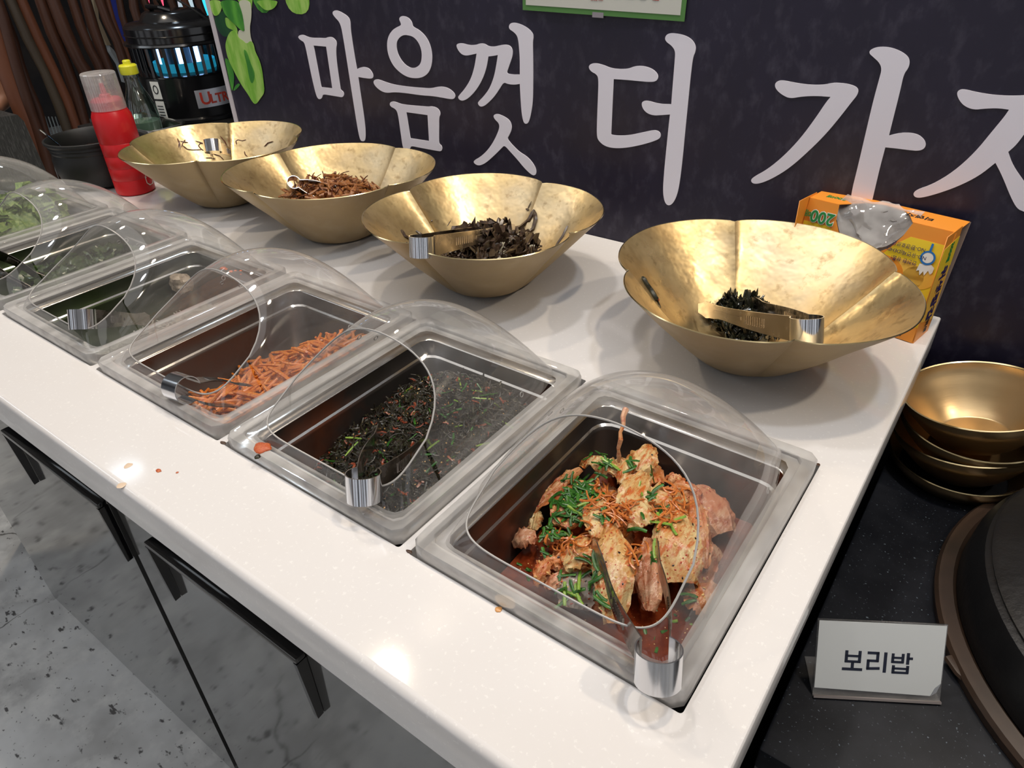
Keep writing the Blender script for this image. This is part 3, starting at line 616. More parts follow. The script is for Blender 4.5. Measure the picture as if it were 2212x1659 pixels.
F['darkleaf'] = food('dark_leaf', (0.025, 0.05, 0.010), (((0.07, 0.12, 0.02), 30, 0.45, 0.62, 0.8),), 0.25)
F['brown'] = food('braised_vegetable', (0.34, 0.13, 0.035), (((0.16, 0.045, 0.015), 45, 0.42, 0.62, 0.9), ((0.50, 0.26, 0.08), 70, 0.56, 0.68, 0.7)), 0.25, (130, 0.5, 0.002))
F['fern'] = food('dried_fern', (0.06, 0.035, 0.025), (((0.12, 0.085, 0.04), 60, 0.48, 0.62, 0.7),), 0.28)
F['paleveg'] = food('pale_onion_bit', (0.55, 0.50, 0.38), (), 0.3)
F['pepper'] = food('dark_pepper_leaf', (0.018, 0.018, 0.012), (((0.04, 0.045, 0.02), 60, 0.5, 0.64, 0.7),), 0.22)
PILE = {}
def pile_add(key, o):
    """collect the world polygons of o (in its final pose) under key"""
    bpy.context.view_layer.update()
    V, P = PILE.setdefault(key, ([], [])); off = len(V)
    mw = o.matrix_world
    V += [mw @ v.co for v in o.data.vertices]; P += [tuple(i + off for i in p.vertices) for p in o.data.polygons]
def bvh_of(key): return BVHTree.FromPolygons(*PILE[key])
def top_at(bvh, x, y, z0=0.3):
    h, n, i, d = bvh.ray_cast(Vector((x, y, z0)), Vector((0, 0, -1)))
    return (h, n) if h else (None, None)
def stuff(o, label, cat): return tag(o, label, cat, kind='stuff')

def heap(name, m_, x0, x1, y0, y1, zf, n=60, key=None, amp=0.004, sc=60, parent=None):
    P = []
    for i in range(n + 1):
        row = []
        for j in range(n + 1):
            x = x0 + (x1 - x0) * i / n; y = y0 + (y1 - y0) * j / n
            z = zf(x, y) + amp * mnoise.noise(Vector((x * sc, y * sc, 3.1))) + amp * 0.6 * mnoise.noise(Vector((x * sc * 3, y * sc * 3, 9.7)))
            row.append((x, y, z))
        P.append(row)
    o = MB().grid(P).build(name, m_, parent)
    if key: pile_add(key, o)
    return o
def strand_pts(L, bend, n=6, rnd=random):
    a = rnd.uniform(-bend, bend); b_ = rnd.uniform(-bend, bend) * 0.6
    pts = []; x = y = z = 0.0; ang = -a / 2; el = -b_ / 2
    for i in range(n):
        pts.append((x, y, z)); s = L / (n - 1)
        x += math.cos(ang) * math.cos(el) * s; y += math.sin(ang) * math.cos(el) * s; z += math.sin(el) * s
        ang += a / (n - 1); el += b_ / (n - 1)
    c_ = Vector((sum(p[0] for p in pts) / n, sum(p[1] for p in pts) / n, sum(p[2] for p in pts) / n))
    return [Vector(p) - c_ for p in pts]
def strand_mesh(name, L, r, bend, m_, flat=0.8, taper=0.6, n=6, sides=6, hook=False):
    pts = strand_pts(L, bend, n)
    rad = [r * (1 - (1 - taper) * abs(2 * i / (n - 1) - 1) ** 1.5) * random.uniform(0.85, 1.15) for i in range(n)]
    return MB().tube(pts, rad, sides, flat).build(name, m_)
def scatter(protos, spots, label, cat, group, lift=0.001, tilt=0.35, bvh=None, first_used=None):
    """copies of the prototypes dropped on the pile at the spots (x, y)"""
    out = []
    for i, s in enumerate(spots):
        src = protos[i % len(protos)]
        if bvh:
            h, nn = top_at(bvh, s[0], s[1])
            if h is None: continue
        else: h, nn = Vector(s), Vector((0, 0, 1))
        if id(src) in used_protos: o = src.copy(); col.objects.link(o)
        else: used_protos.add(id(src)); o = src
        q = Vector((0, 0, 1)).rotation_difference(nn.lerp(Vector((0, 0, 1)), 0.45).normalized())
        e_ = Quaternion((0, 0, 1), random.uniform(0, 2 * PI)) @ Quaternion((0, 1, 0), random.uniform(-tilt, tilt))
        o.rotation_mode = 'QUATERNION'; o.rotation_quaternion = q @ e_
        o.location = h + nn * random.uniform(lift * 0.3, lift * 1.6)
        sc = random.uniform(0.8, 1.2); o.scale = (sc, sc, sc)
        tag(o, label, cat, group); out.append(o)
    return out
used_protos = set()
def specks(name, m_, n, r, spots_fn, bvh, parent=None, flat=0.5, jitter=0.3):
    mb = MB()
    for _ in range(n):
        x, y = spots_fn(); h, nn = top_at(bvh, x, y)
        if h is None: continue
        q = Vector((0, 0, 1)).rotation_difference(nn) @ Quaternion((0, 0, 1), random.uniform(0, 6.28))
        rr = r * random.uniform(1 - jitter, 1 + jitter)
        vs = []
        for (a, b_, c_) in ((1.25, 0, 0), (0.3, 0.75, 0), (-0.9, 0.55, 0), (-0.9, -0.55, 0), (0.3, -0.75, 0), (0, 0, flat), (0, 0, -flat)):
            vs.append(h + nn * rr * 0.25 + q @ Vector((a * rr, b_ * rr, c_ * rr)))
        fs = [(i, (i + 1) % 5, 5) for i in range(5)] + [((i + 1) % 5, i, 6) for i in range(5)]
        mb.add(vs, fs)
    return mb.build(name, m_, parent, smooth=True, auto=math.radians(80))

# ---------------------------------------------------------------- 1 cabbage kimchi
def K2(cx, cy, z): return un(cx / 3.6875 + 1080, cy / 3.6875 + 930, 2, z)
def leaf(p0, p1, w, m_, bend=0.012, cup=0.25, point=0.4, ruffle=0.0025, twist=0.0, seed=0, blunt=0.55):
    p0, p1 = Vector(p0), Vector(p1); d = p1 - p0; L = d.length; x = d.normalized()
    y = Vector((0, 0, 1)).cross(x).normalized(); z = x.cross(y)
    NU, NV = 22, 12; P = []; Q = []
    for i in range(NU + 1):
        s = i / NU
        wd = w * 0.5 * (blunt + (1 - blunt) * math.sin(min(1, s * 1.6) * PI / 2)) * (1 - s ** 4 * (1 - point)) * (1 - (1 - s) ** 8 * 0.3)
        row = []; row2 = []
        for j in range(NV + 1):
            t = 2 * j / NV - 1
            q_ = p0 + d * s
            off = y * (wd * t * math.cos(t * cup)) + z * (bend * math.sin(PI * s) + wd * cup * (0.6 - t * t) )
            e_ = abs(t) ** 3
            nz = mnoise.noise(Vector((s * 6 + seed * 7.3, t * 2.5, seed * 1.7)))
            nf = mnoise.noise(Vector((s * 17 + seed, t * 3.5 + seed, 4.2)))
            off += z * (ruffle * (0.35 + 2.2 * e_) * nz + ruffle * 0.8 * e_ * nf) + y * (ruffle * 0.9 * e_ * nf)
            off += z * (0.0007 * math.cos(t * 16 + seed + 2 * nz))
            if twist: off = Quaternion(x, twist * (s - 0.5)) @ off
            row.append(q_ + off); row2.append(q_ + off - z * (0.0035 * (1 - 0.75 * t * t) * (1 - 0.6 * s)))
        P.append(row); Q.append(row2)
    mb = MB()
    mb.grid(P); mb.grid(Q)
    n1 = (NV + 1) * (NU + 1)
    ed = [i * (NV + 1) for i in range(NU + 1)] + [NU * (NV + 1) + j for j in range(1, NV + 1)] + [i * (NV + 1) + NV for i in range(NU - 1, -1, -1)] + [j for j in range(NV - 1, 0, -1)]
    for i in range(len(ed)):
        a, b_ = ed[i], ed[(i + 1) % len(ed)]; mb.f.append((a, b_, b_ + n1, a + n1)); mb.m.append(0)
    return mb.build('kimchi_cabbage_piece', m_)
PX = 1 / 3.6875
KL = [ # start, end (crop px), z0, z1, width px in crop, material, bend, cup, point, label
 ((640,300),(250,650),-.040,-.058,120,'leaf_orange',.010,.7,.5,'long folded orange cabbage piece against the left wall of the kimchi tray'),
 ((940,330),(660,240),-.036,-.044,170,'leaf_cream',.012,.5,.6,'curved pale cabbage piece under the green onion heap'),
 ((1110,330),(1195,110),-.040,-.030,190,'leaf_cream',.004,.25,.12,'pointed white cabbage piece with a red smear standing at the back of the kimchi'),
 ((960,420),(1045,195),-.042,-.034,120,'leaf_cream',.004,.3,.1,'small white cabbage tip beside the red-smeared piece'),
 ((1150,330),(1010,600),-.033,-.030,190,'leaf_cream',.006,.35,.7,'pale greenish cabbage rib in the middle back of the kimchi'),
 ((1150,480),(1470,600),-.033,-.033,200,'leaf_cream',.010,.4,.6,'translucent cabbage piece behind the big right-hand one'),
 ((1370,600),(1440,1220),-.028,-.050,300,'leaf_cream',.016,.45,.75,'big wide cream cabbage piece at the right of the kimchi'),
 ((1540,520),(1600,1100),-.036,-.054,190,'leaf_orange',.008,.6,.5,'reddish cabbage piece along the right edge of the opening'),
 ((790,860),(835,560),-.026,-.022,260,'leaf_cream',.006,.35,.12,'cream cabbage wedge pointing to the back in the middle of the kimchi'),
 ((900,780),(900,1540),-.024,-.052,270,'leaf_cream',.016,.45,.35,'longest cream cabbage piece in the middle front of the kimchi'),
 ((1000,560),(1180,760),-.030,-.030,230,'leaf_cream',.010,.45,.7,'rounded cabbage piece with red edge behind the tong tips'),
 ((1190,860),(1190,1440),-.040,-.060,210,'leaf_pink',.010,.8,.3,'crumpled reddish cabbage leaf between the two big cream pieces'),
 ((740,960),(500,1060),-.036,-.044,190,'leaf_cream',.006,.3,.6,'pale cabbage slab left of the longest piece'),
 ((280,1240),(400,1010),-.058,-.046,110,'leaf_orange',.008,.8,.6,'arched orange cabbage strip at the front left'),
 ((360,1030),(560,1080),-.046,-.050,90,'leaf_orange',.006,.6,.4,'short orange strip at the end of the arched one'),
 ((640,1130),(600,1420),-.048,-.066,260,'leaf_grey',.006,.3,.7,'greyish see-through cabbage leaf at the front left'),
 ((360,1260),(520,1140),-.060,-.052,130,'leaf_pink',.005,.6,.5,'small pink cabbage piece under the arched strip'),
 ((100,900),(290,830),-.066,-.058,170,'leaf_pink',.010,.9,.6,'crumpled pink cabbage piece lying in the broth at the far left'),
 ((300,640),(260,790),-.058,-.066,110,'leaf_cream',.005,.6,.6,'small pale piece below the long folded one'),
 ((1320,370),(1470,420),-.050,-.050,110,'leaf_orange',.006,.8,.5,'small orange curl at the back right of the kimchi'),
 ((1560,440),(1790,820),-.046,-.058,260,'leaf_pink',.012,.5,.6,'broad pinkish piece seen through the dome at the right'),
 ((1380,430),(1600,520),-.038,-.038,150,'leaf_orange',.006,.6,.5,'orange piece above the big right-hand one'),
 ((610,1000),(700,850),-.040,-.034,110,'leaf_cream',.006,.8,.5,'frilly white edge left of the tong tip'),
 ((470,880),(330,830),-.052,-.054,130,'leaf_orange',.006,.8,.6,'orange clump in the broth left of the middle'),
 ((480,760),(700,420),-.050,-.044,300,'leaf_orange',.006,.3,.7,'orange leaf underneath the green onions'),
 ((1010,1080),(1050,1300),-.052,-.066,160,'leaf_orange',.006,.6,.6,'dark orange piece low between the big pieces'),
 ((800,1240),(760,1450),-.056,-.068,190,'leaf_pink',.004,.6,.6,'pink leaf low left of the longest piece'),
 ((1650,900),(1560,1240),-.056,-.070,200,'leaf_pink',.004,.6,.6,'wet pink leaf low at the right front'),
 ((1080,180),(1240,430),-.056,-.050,210,'leaf_orange',.004,.6,.6,'orange leaf low behind the white tips'),
]
for i, (a, b_, z0, z1, wpx, mm, bend, cup, point, lab) in enumerate(KL):
    A0 = K2(*a, z0); B0_ = K2(*b_, z1)
    dist = (A0 - CAM).length; w_ = wpx * PX * dist / FPX * 1.25
    o = leaf(A0, B0_, w_, F[mm], bend * 0.55, cup * 0.6, point, 0.0030, seed=i + 1)
    tag(o, lab, 'food', 'cabbage pieces in the kimchi tray'); pile_add('kimchi', o)
_r = random.Random(3)
for i in range(16):
    cx, cy = _r.uniform(420, 1560), _r.uniform(320, 1380)
    if cx < 600 and cy > 900: continue
    a_ = _r.uniform(0, 6.28); A0 = K2(cx, cy, -.064); B0_ = K2(cx + 330 * math.cos(a_), cy + 330 * math.sin(a_), -.066)
    o = leaf(A0, B0_, 0.045, F[('leaf_orange', 'leaf_pink', 'leaf_cream')[i % 3]], 0.006, 0.3, 0.5, 0.003, seed=60 + i)
    tag(o, 'orange red cabbage piece low in the kimchi, half hidden by other pieces', 'food', 'half hidden cabbage pieces in the kimchi tray'); pile_add('kimchi', o)
br = heap('broth', F['broth'], -0.226, -0.038, 0.038, 0.290, lambda x, y: -0.078, 30, 'kimchi', 0.0012, 40)
stuff(br, 'red kimchi broth around the cabbage pieces', 'broth')
kb = bvh_of('kimchi')
sc_p = []
for i in range(5):
    sc_p.append(strand_mesh('green_onion', random.uniform(0.013, 0.025), 0.0018, 0.9, F['scallion'], 0.4, 0.8, 5, 6))
scl_p = [strand_mesh('green_onion', 0.024, 0.0018, 0.7, F['scallion_l'], 0.5, 0.8, 5, 6) for _ in range(2)]
def cl(spots, n):
    out = []
    for (cx, cy, r) in spots:
        for _ in range(n):
            a_, rr = random.uniform(0, 6.28), r * math.sqrt(random.random())
            q = K2(cx + rr * math.cos(a_), cy + rr * math.sin(a_), -0.04); out.append((q.x, q.y))
    return out
CG = cl([(760,290,120),(620,420,120),(560,520,120),(650,600,130),(480,640,120),(420,740,90),(540,700,130),(680,480,90)], 18)
CG += cl([(220,920,70),(320,940,60),(700,1080,60),(760,1180,80),(790,1380,90),(560,1180,90),(430,1150,90)], 5)
CG += cl([(1060,790,90),(1200,560,60),(1160,400,60),(1050,320,40),(1250,700,60),(1080,1000,50),(1450,1290,130),(1450,1290,130),(1400,1440,110),(1540,1300,80),(1250,1450,70),(1200,1050,60),(820,820,50)], 4)
scatter(sc_p, CG, 'short dark green onion piece lying on the cabbage kimchi', 'green onion', 'green onion pieces on the kimchi', 0.0022, 0.3, kb)
CL2 = cl([(880,300,40),(640,620,40),(570,760,40),(600,1180,60),(520,1210,50),(1230,960,40),(1260,800,30),(1350,830,30),(1370,1350,40),(1460,1390,50),(1130,540,30),(300,930,40)], 2)
scatter(scl_p, CL2, 'short pale green onion piece lying on the cabbage kimchi', 'green onion', 'pale green onion pieces on the kimchi', 0.003, 0.25, kb)
mb = MB()
for (cx, cy, r, n_) in ((820, 470, 110, 46), (900, 740, 70, 22), (1290, 720, 90, 14), (1100, 900, 80, 14), (760, 660, 60, 8), (1020, 700, 60, 10), (600, 860, 120, 20), (480, 800, 110, 18), (1420, 560, 120, 12), (1090, 1040, 60, 10)):
    for _ in range(n_):
        a_, rr = random.uniform(0, 6.28), r * math.sqrt(random.random())
        q = K2(cx + rr * math.cos(a_), cy + rr * math.sin(a_), -0.035); h, nn = top_at(kb, q.x, q.y)
        if h is None: continue
        L_ = random.uniform(0.014, 0.034); pts = strand_pts(L_, 3.2, 8); R_ = Quaternion((0, 0, 1), random.uniform(0, 6.28)) @ Quaternion((1, 0, 0), random.uniform(-0.7, 0.7))
        up_ = nn * (0.002 + 0.006 * random.random() * (1 if rr < r * 0.6 else 0.2))
        mb.tube([h + up_ + R_ @ p for p in pts], random.uniform(0.0008, 0.0014), 5, 0.8)
stuff(mb.build('shredded_radish', F['shred']), 'tangled orange radish shreds on the kimchi', 'food')
def k_any():
    q = K2(random.uniform(200, 1680), random.uniform(200, 1500), -0.04); return q.x, q.y
def k_left():
    q = K2(random.gauss(520, 170), random.gauss(650, 180), -0.04); return q.x, q.y
stuff(specks('sesame_seeds', F['sesame'], 260, 0.0013, k_any, kb), 'sesame seeds sprinkled over the kimchi', 'seeds')
stuff(specks('sesame_seeds', F['sesame'], 110, 0.0013, k_left, kb), 'sesame seeds among the green onions of the kimchi', 'seeds')
stuff(specks('black_sesame', F['flake'], 70, 0.0012, k_any, kb), 'black specks on the cabbage pieces', 'seeds')
stuff(specks('chili_flakes', F['chili'], 500, 0.0009, k_any, kb), 'red chili flakes over the kimchi', 'seeds')

# ---------------------------------------------------------------- 2 dark seasoned greens
X2 = -PT
def g_h(x, y):
    u_ = (x - (X2 - LW / 2)) / 0.09; v_ = (y - 0.17) / 0.125
    r2 = min(1.0, u_ * u_ * 0.55 + v_ ** 4 * 0.8)
    return -0.072 + 0.046 * (1 - r2) ** 0.4 + 0.014 * (y - 0.17) / 0.13 - 0.012 * max(0, -u_) ** 2
hp = heap('seasoned_greens', F['greens'], X2 - LW + 0.036, X2 - 0.036, 0.036, LD - 0.036, g_h, 90, 'greens', 0.010, 85)
stuff(hp, 'dark seasoned greens heaped in the second tray', 'greens')
gb = bvh_of('greens')
def g_any():
    return X2 - LW / 2 + random.uniform(-0.092, 0.092), random.uniform(0.04, 0.29)
mb = MB()
for _ in range(1500):
    x, y = g_any(); h, nn = top_at(gb, x, y)
    pts = strand_pts(random.uniform(0.010, 0.028), 3.0, 5); R_ = Vector((0, 0, 1)).rotation_difference(nn) @ Quaternion((0, 0, 1), random.uniform(0, 6.28)) @ Quaternion((1, 0, 0), random.uniform(-0.5, 0.5))
    mb.tube([h + nn * random.uniform(0.0002, 0.0032) + R_ @ p for p in pts], random.uniform(0.0005, 0.0014), 4, 0.45)
stuff(mb.build('seasoned_green_shreds', F['strand']), 'thin dark shreds covering the seasoned greens', 'greens')
sc2 = []
for i in range(4):
    o_ = strand_mesh('green_onion', random.uniform(0.012, 0.022), 0.0013, 0.7, F['scallion'], 0.6, 0.8, 4, 5); sc2.append(o_)
sc2.append(strand_mesh('green_onion', 0.02, 0.0013, 0.5, F['scallion_l'], 0.6, 0.8, 4, 5))
scatter(sc2, [g_any() for _ in range(70)], 'short green onion piece among the dark seasoned greens', 'green onion', 'green onion pieces on the dark greens', 0.003, 0.3, gb)
mb = MB()
for _ in range(170):
    x, y = g_any(); h, nn = top_at(gb, x, y)
    pts = strand_pts(random.uniform(0.005, 0.014), 2.5, 4); R_ = Quaternion((0, 0, 1), random.uniform(0, 6.28))
    mb.tube([h + nn * random.uniform(0.0008, 0.003) + R_ @ p for p in pts], random.uniform(0.0008, 0.0018), 5, 0.6)
stuff(mb.build('red_pepper_bits', food('red_pepper', (0.20, 0.035, 0.015), (((0.36, 0.10, 0.04), 40, 0.45, 0.6, 0.7),), 0.25)), 'small red pepper bits in the dark greens', 'food')
stuff(specks('sesame_seeds', F['sesame'], 330, 0.0011, g_any, gb), 'sesame seeds scattered over the dark greens', 'seeds')

# ---------------------------------------------------------------- 3 radish strips
X3 = -2 * PT
def r_h(x, y):
    u_ = (x - (X3 - LW / 2)) / 0.09; v_ = (y - 0.17) / 0.125
    base = -0.094 + 0.034 * max(0, 1 + 0.9 * u_) * (0.4 + 0.6 * min(1, max(0, (v_ + 1) * 0.9))) * (1 if v_ < 0.75 else 0.85)
    base += 0.020 * math.exp(-((u_ - 0.45) ** 2 + (v_ - 0.45) ** 2) / 0.15)
    base += 0.020 * math.exp(-((u_ + 0.25) ** 2 + (v_ + 0.62) ** 2) / 0.12)
    return max(base, -0.1015) 
hp = heap('seasoned_radish', food('radish_bed', (0.50, 0.10, 0.02), (((0.62, 0.2, 0.05), 30, 0.45, 0.6, 0.8),), 0.25, (90, 0.8, 0.004)), X3 - LW + 0.040, X3 - 0.036, 0.040, LD - 0.036, r_h, 60, 'radish', 0.005, 70)
stuff(hp, 'orange sauce bed under the radish strips', 'food')
rb = bvh_of('radish')
rp = [strand_mesh('radish_strip', random.uniform(0.036, 0.078), random.uniform(0.0026, 0.0044), random.choice((0.4, 0.9, 1.6)), F['radish'], 0.8, 0.55, 8, 7) for _ in range(14)]
spots = []
while len(spots) < 290:
    u_, v_ = random.uniform(-0.95, 0.95), random.uniform(-0.95, 0.95)
    x, y = X3 - LW / 2 + u_ * 0.082, 0.17 + v_ * 0.112
    if r_h(x, y) > -0.0965 and random.random() < 0.25 + 9 * (r_h(x, y) + 0.1): spots.append((x, y))
scatter(rp, spots, 'curved orange seasoned radish strip in the third tray', 'radish strip', 'orange radish strips in the third tray', 0.006, 0.4, rb)

# ---------------------------------------------------------------- 4 greyish salad
X4 = -3 * PT
def m_h(x, y):
    u_ = (x - (X4 - LW / 2)) / 0.09; v_ = (y - 0.17) / 0.125
    return max(-0.100, -0.094 + 0.048 * max(0, 1 - ((u_ - 0.45) ** 2) / 1.3) * max(0, 1 - ((v_ + 0.05) ** 2) / 1.8))
hp = heap('mushroom_salad', F['mush'], X4 - LW + 0.044, X4 - 0.038, 0.044, LD - 0.040, m_h, 70, 'mush', 0.008, 110)
stuff(hp, 'crumbly greyish salad in the fourth tray', 'food')
mbv = bvh_of('mush'); mb = MB()
for _ in range(700):
    x, y = X4 - LW / 2 + random.gauss(0.030, 0.035), 0.15 + random.gauss(0, 0.05); h, nn = top_at(mbv, x, y)
    if h is None: continue
    pts = strand_pts(random.uniform(0.008, 0.02), 2.5, 4); R_ = Quaternion((0, 0, 1), random.uniform(0, 6.28)) @ Quaternion((0, 1, 0), random.uniform(-0.4, 0.4))
    mb.tube([h + nn * random.uniform(0.0005, 0.004) + R_ @ p for p in pts], random.uniform(0.0007, 0.0014), 4, 0.7)
stuff(mb.build('salad_shreds', F['mush']), 'pale shreds sticking out of the greyish salad', 'food')
q = un(392, 612, 2, -0.045)
mb = MB(); P = []
for i in range(13):
    row = []
    for j in range(24):
        th, ph = PI * i / 12, 2 * PI * j / 24
        d = Vector((math.sin(th) * math.cos(ph), math.sin(th) * math.sin(ph), math.cos(th)))
        r = 0.019 * (1 + 0.35 * mnoise.noise(d * 2.1 + Vector((3, 1, 7))) + 0.12 * mnoise.noise(d * 6))
        row.append(Vector((q.x, q.y, q.z)) + Vector((d.x * r * 1.15, d.y * r, d.z * r * 0.9)))
    P.append(row)
tag(MB().loops(P).build('mushroom', F['beige']), 'rounded beige mushroom lump on the greyish salad', 'food')

# ---------------------------------------------------------------- 5 and 6 leafy trays
def leafmesh(name, L_, w_, m_, ruf, seed):
    P = []
    for i in range(9):
        s = i / 8; wd = w_ * 0.5 * math.sin(PI * (0.12 + 0.86 * s)) ** 0.7; row = []
        for j in range(9):
            t = j / 4 - 1
            z = ruf * mnoise.noise(Vector((s * 5 + seed, t * 3, seed * 2.1))) * (0.4 + abs(t)) + 0.012 * math.sin(PI * s) + 0.25 * wd * t * t
            row.append((L_ * (s - 0.5), wd * t, z))
        P.append(row)
    return MB().grid(P).build(name, m_)
for (k, hgt, mm, lab, grp, n_, rr, ruf) in ((4, 0.050, 'darkleaf', 'glossy dark green leaf heaped in the fifth tray', 'dark leaves in the fifth tray', 46, 0.9, 0.012), (5, 0.125, 'lettuce', 'frilly pale green lettuce leaf in the farthest tray', 'lettuce leaves in the farthest tray', 60, 1.0, 0.03)):
    XK = -k * PT
    f_ = lambda x, y: -0.092 + hgt * max(0, 1 - ((x - XK + LW / 2) / 0.085) ** 2) ** 0.5 * max(0, 1 - ((y - 0.19) / 0.13) ** 2) ** 0.5
    key = 'leafy%d' % k
    hp = heap('leaf_heap', F[mm], XK - LW + 0.040, XK - 0.038, 0.040, LD - 0.038, f_, 50, key, 0.012, 60)
    stuff(hp, ('dark' if k == 4 else 'pale') + ' green leaves packed low in the ' + ('fifth' if k == 4 else 'farthest') + ' tray', 'greens')
    bb = bvh_of(key)
    pr2 = [leafmesh('leaf_vegetable' if k == 4 else 'lettuce_leaf', random.uniform(0.04, 0.065), random.uniform(0.028, 0.045), F[mm], ruf, s_) for s_ in range(6)]
    spots = [(XK - LW / 2 + random.uniform(-0.062, 0.062), 0.18 + random.uniform(-0.085, 0.085)) for _ in range(n_)]
    scatter(pr2, spots, lab, 'leaf', grp, 0.008, 0.5, bb)
# lettuce leaves piled high behind the fifth opening
# ================================================================ brass bowls
BW = {1: (-1.2426, 0.4987, 0.1714, 0.1177, 0.1323, 0.7461, 0.0654, 0.6719, 0.0627),
      2: (-0.9052, 0.5016, 0.1710, 0.1147, 0.0981, -0.0785, 0.0694, 0.6122, 0.0680),
      3: (-0.5511, 0.4820, 0.1761, 0.1130, 0.1389, 1.5315, 0.0208, -0.1625, 0.0660),
      4: (-0.1433, 0.5001, 0.1781, 0.1102, 0.1011, 0.5565, -0.0219, 1.012, 0.0694)}
BL = {1: 'nearly empty lobed brass bowl with a few dark threads, beside the red bottle',
      2: 'lobed brass bowl heaped with brown braised vegetables, second from the far end',
      3: 'lobed brass bowl of dark dried fern, between the brown vegetables and the emptiest large bowl',
      4: 'largest-looking lobed brass bowl with a small dark green heap, beside the orange box'}
def bowl_pt(k, ph, s, inset=0.0):
    x, y, R, h, a, p0, ex, bow, rb = BW[k]
    kk = abs(math.sin(2 * (ph - p0)))
    kk = kk ** 0.62
    rr = R * (1 + 0.010 - 1.12 * a * (1 - min(1, kk))) * (1 + ex * math.cos(2 * (ph - bow)))
    lob = s ** 0.75
    rr0 = R * (1 + 0 * ex)
    rs = rb * 0.93 + (rr0 - rb * 0.93) * (s ** 0.92)
    r = rs + (rr - rr0) * lob
    if s < 0.06: r -= rb * 0.07 * (1 - s / 0.06) ** 2
    return Vector(((r - inset) * math.cos(ph), (r - inset) * math.sin(ph), h * s + 0.0015))
def make_bowl(k):
    x, y, R, h = BW[k][:4]
    t = thing('brass_bowl', BL[k], 'bowl', (x, y, 0), group='lobed brass bowls along the wall')
    NP, NS = 192, 30; out = []; inn = []
    for i in range(NS + 1):
        s = (i / NS) ** 1.25
        ro, ri = [], []
        for j in range(NP):
            ph = BW[k][5] + 2 * PI * j / NP; p = bowl_pt(k, ph, s)
            n_ = mnoise.noise(Vector((math.cos(ph) * 2.6 + k, math.sin(ph) * 2.6, s * 3.0))) * 0.0016 * min(1, s * 3)
            d = Vector((math.cos(ph), math.sin(ph), 0))
            ro.append(p + d * n_); ri.append(p + d * (n_ - 0.0016) + Vector((0, 0, 0.0018 if i == 0 else 0.0006)))
        out.append(ro); inn.append(ri)
    mb = MB(); mb.loops([[Vector((p.x * 0.02, p.y * 0.02, 0.0008)) for p in out[0]]] + out); mb.build('outer_wall', M['brass_out'], t, auto=math.radians(22))
    mb = MB(); mb.loops([[Vector((p.x * 0.02, p.y * 0.02, 0.0030)) for p in inn[0]], [Vector((p.x * 0.7, p.y * 0.7, 0.0031)) for p in inn[0]]] + inn); mb.build('inner_wall', M['brass_in'], t, auto=math.radians(22))
    mb = MB(); mb.loops([out[-1], [(a_ + b_) / 2 + Vector((0, 0, 0.0007)) for a_, b_ in zip(out[-1], inn[-1])], inn[-1]]); mb.build('rim', M['brass_rim'], t)
    return t
M['brass_out'] = mat('dull_brass_outside', (0.50, 0.36, 0.17), 0.42, 0.5, layers=(((0.42, 0.31, 0.18), 5, 0.4, 0.65, 0.7), ((0.58, 0.47, 0.32), 12, 0.55, 0.72, 0.5)), bump=(14, 0.15, 0.002), rvar=(12, 0.3, 0.5))
M['brass_rim'] = mat('bright_brass_edge', (0.88, 0.72, 0.40), 0.2, 1.0)
for k in (1, 2, 3, 4): make_bowl(k)
def in_bowl(k, u, v, z):
    q = un(u, v, 2, z); return q
def mound(name, k, m_, cx, cy, rx, ry, z0, hgt, key, amp=0.006, sc=90, rot=0.0, n=44):
    """heap with an oval foot, world coordinates"""
    P = []
    for i in range(n + 1):
        r = i / n; row = []
        for j in range(56):
            t = 2 * PI * j / 56; a, b_ = rx * r * math.cos(t), ry * r * math.sin(t)
            x = cx + a * math.cos(rot) - b_ * math.sin(rot); y = cy + a * math.sin(rot) + b_ * math.cos(rot)
            z = z0 + hgt * (1 - r * r) ** 0.8 if r < 1 else z0 - 0.004
            z += amp * (mnoise.noise(Vector((x * sc, y * sc, 2.2))) + 0.6 * mnoise.noise(Vector((x * sc * 2.7, y * sc * 2.7, 5.5)))) * (1 if r < 0.97 else 0.2)
            row.append((x, y, z))
        P.append(row)
    o = MB().loops(P[::-1]).build(name, m_); pile_add(key, o); return o
def oval(cx, cy, rx, ry, rot=0.0, m=1.0):
    a, r = random.uniform(0, 2 * PI), math.sqrt(random.random()) * m
    x, y = rx * r * math.cos(a), ry * r * math.sin(a)
    return cx + x * math.cos(rot) - y * math.sin(rot), cy + x * math.sin(rot) + y * math.cos(rot)
def wall_pt(k, u, v):
    """point of the inner wall of bowl k seen at (u, v)"""
    x, y = BW[k][:2]; o = CAM - Vector((x, y, 0)); d = RM.transposed() @ Vector(((u - RW / 2) / FPX, (v - RH / 2) / FPX, 1.0))
    h, n, _, _ = BOWLBVH[k].ray_cast(o + d * 0.0, d.normalized())
    last = None; oo = o.copy()
    for _ in range(4):
        h, n, _, _ = BOWLBVH[k].ray_cast(oo, d.normalized())
        if h is None: break
        if n.dot(d) < 0: last = (h + Vector((x, y, 0)), n)
        oo = h + d.normalized() * 0.0005
    return last
BOWLBVH = {}
for k in BW:
    NP, NS = 96, 20; V = []
    for i in range(NS + 1):
        for j in range(NP): V.append(bowl_pt(k, 2 * PI * j / NP, (i / NS) ** 1.25, 0.0016))
    Fc = [(i * NP + j, i * NP + (j + 1) % NP, (i + 1) * NP + (j + 1) % NP, (i + 1) * NP + j)[::-1] for i in range(NS) for j in range(NP)]
    V.append(Vector((0, 0, 0.0035))); Fc += [(j, (j + 1) % NP, len(V) - 1) for j in range(NP)]
    BOWLBVH[k] = BVHTree.FromPolygons(V, Fc)
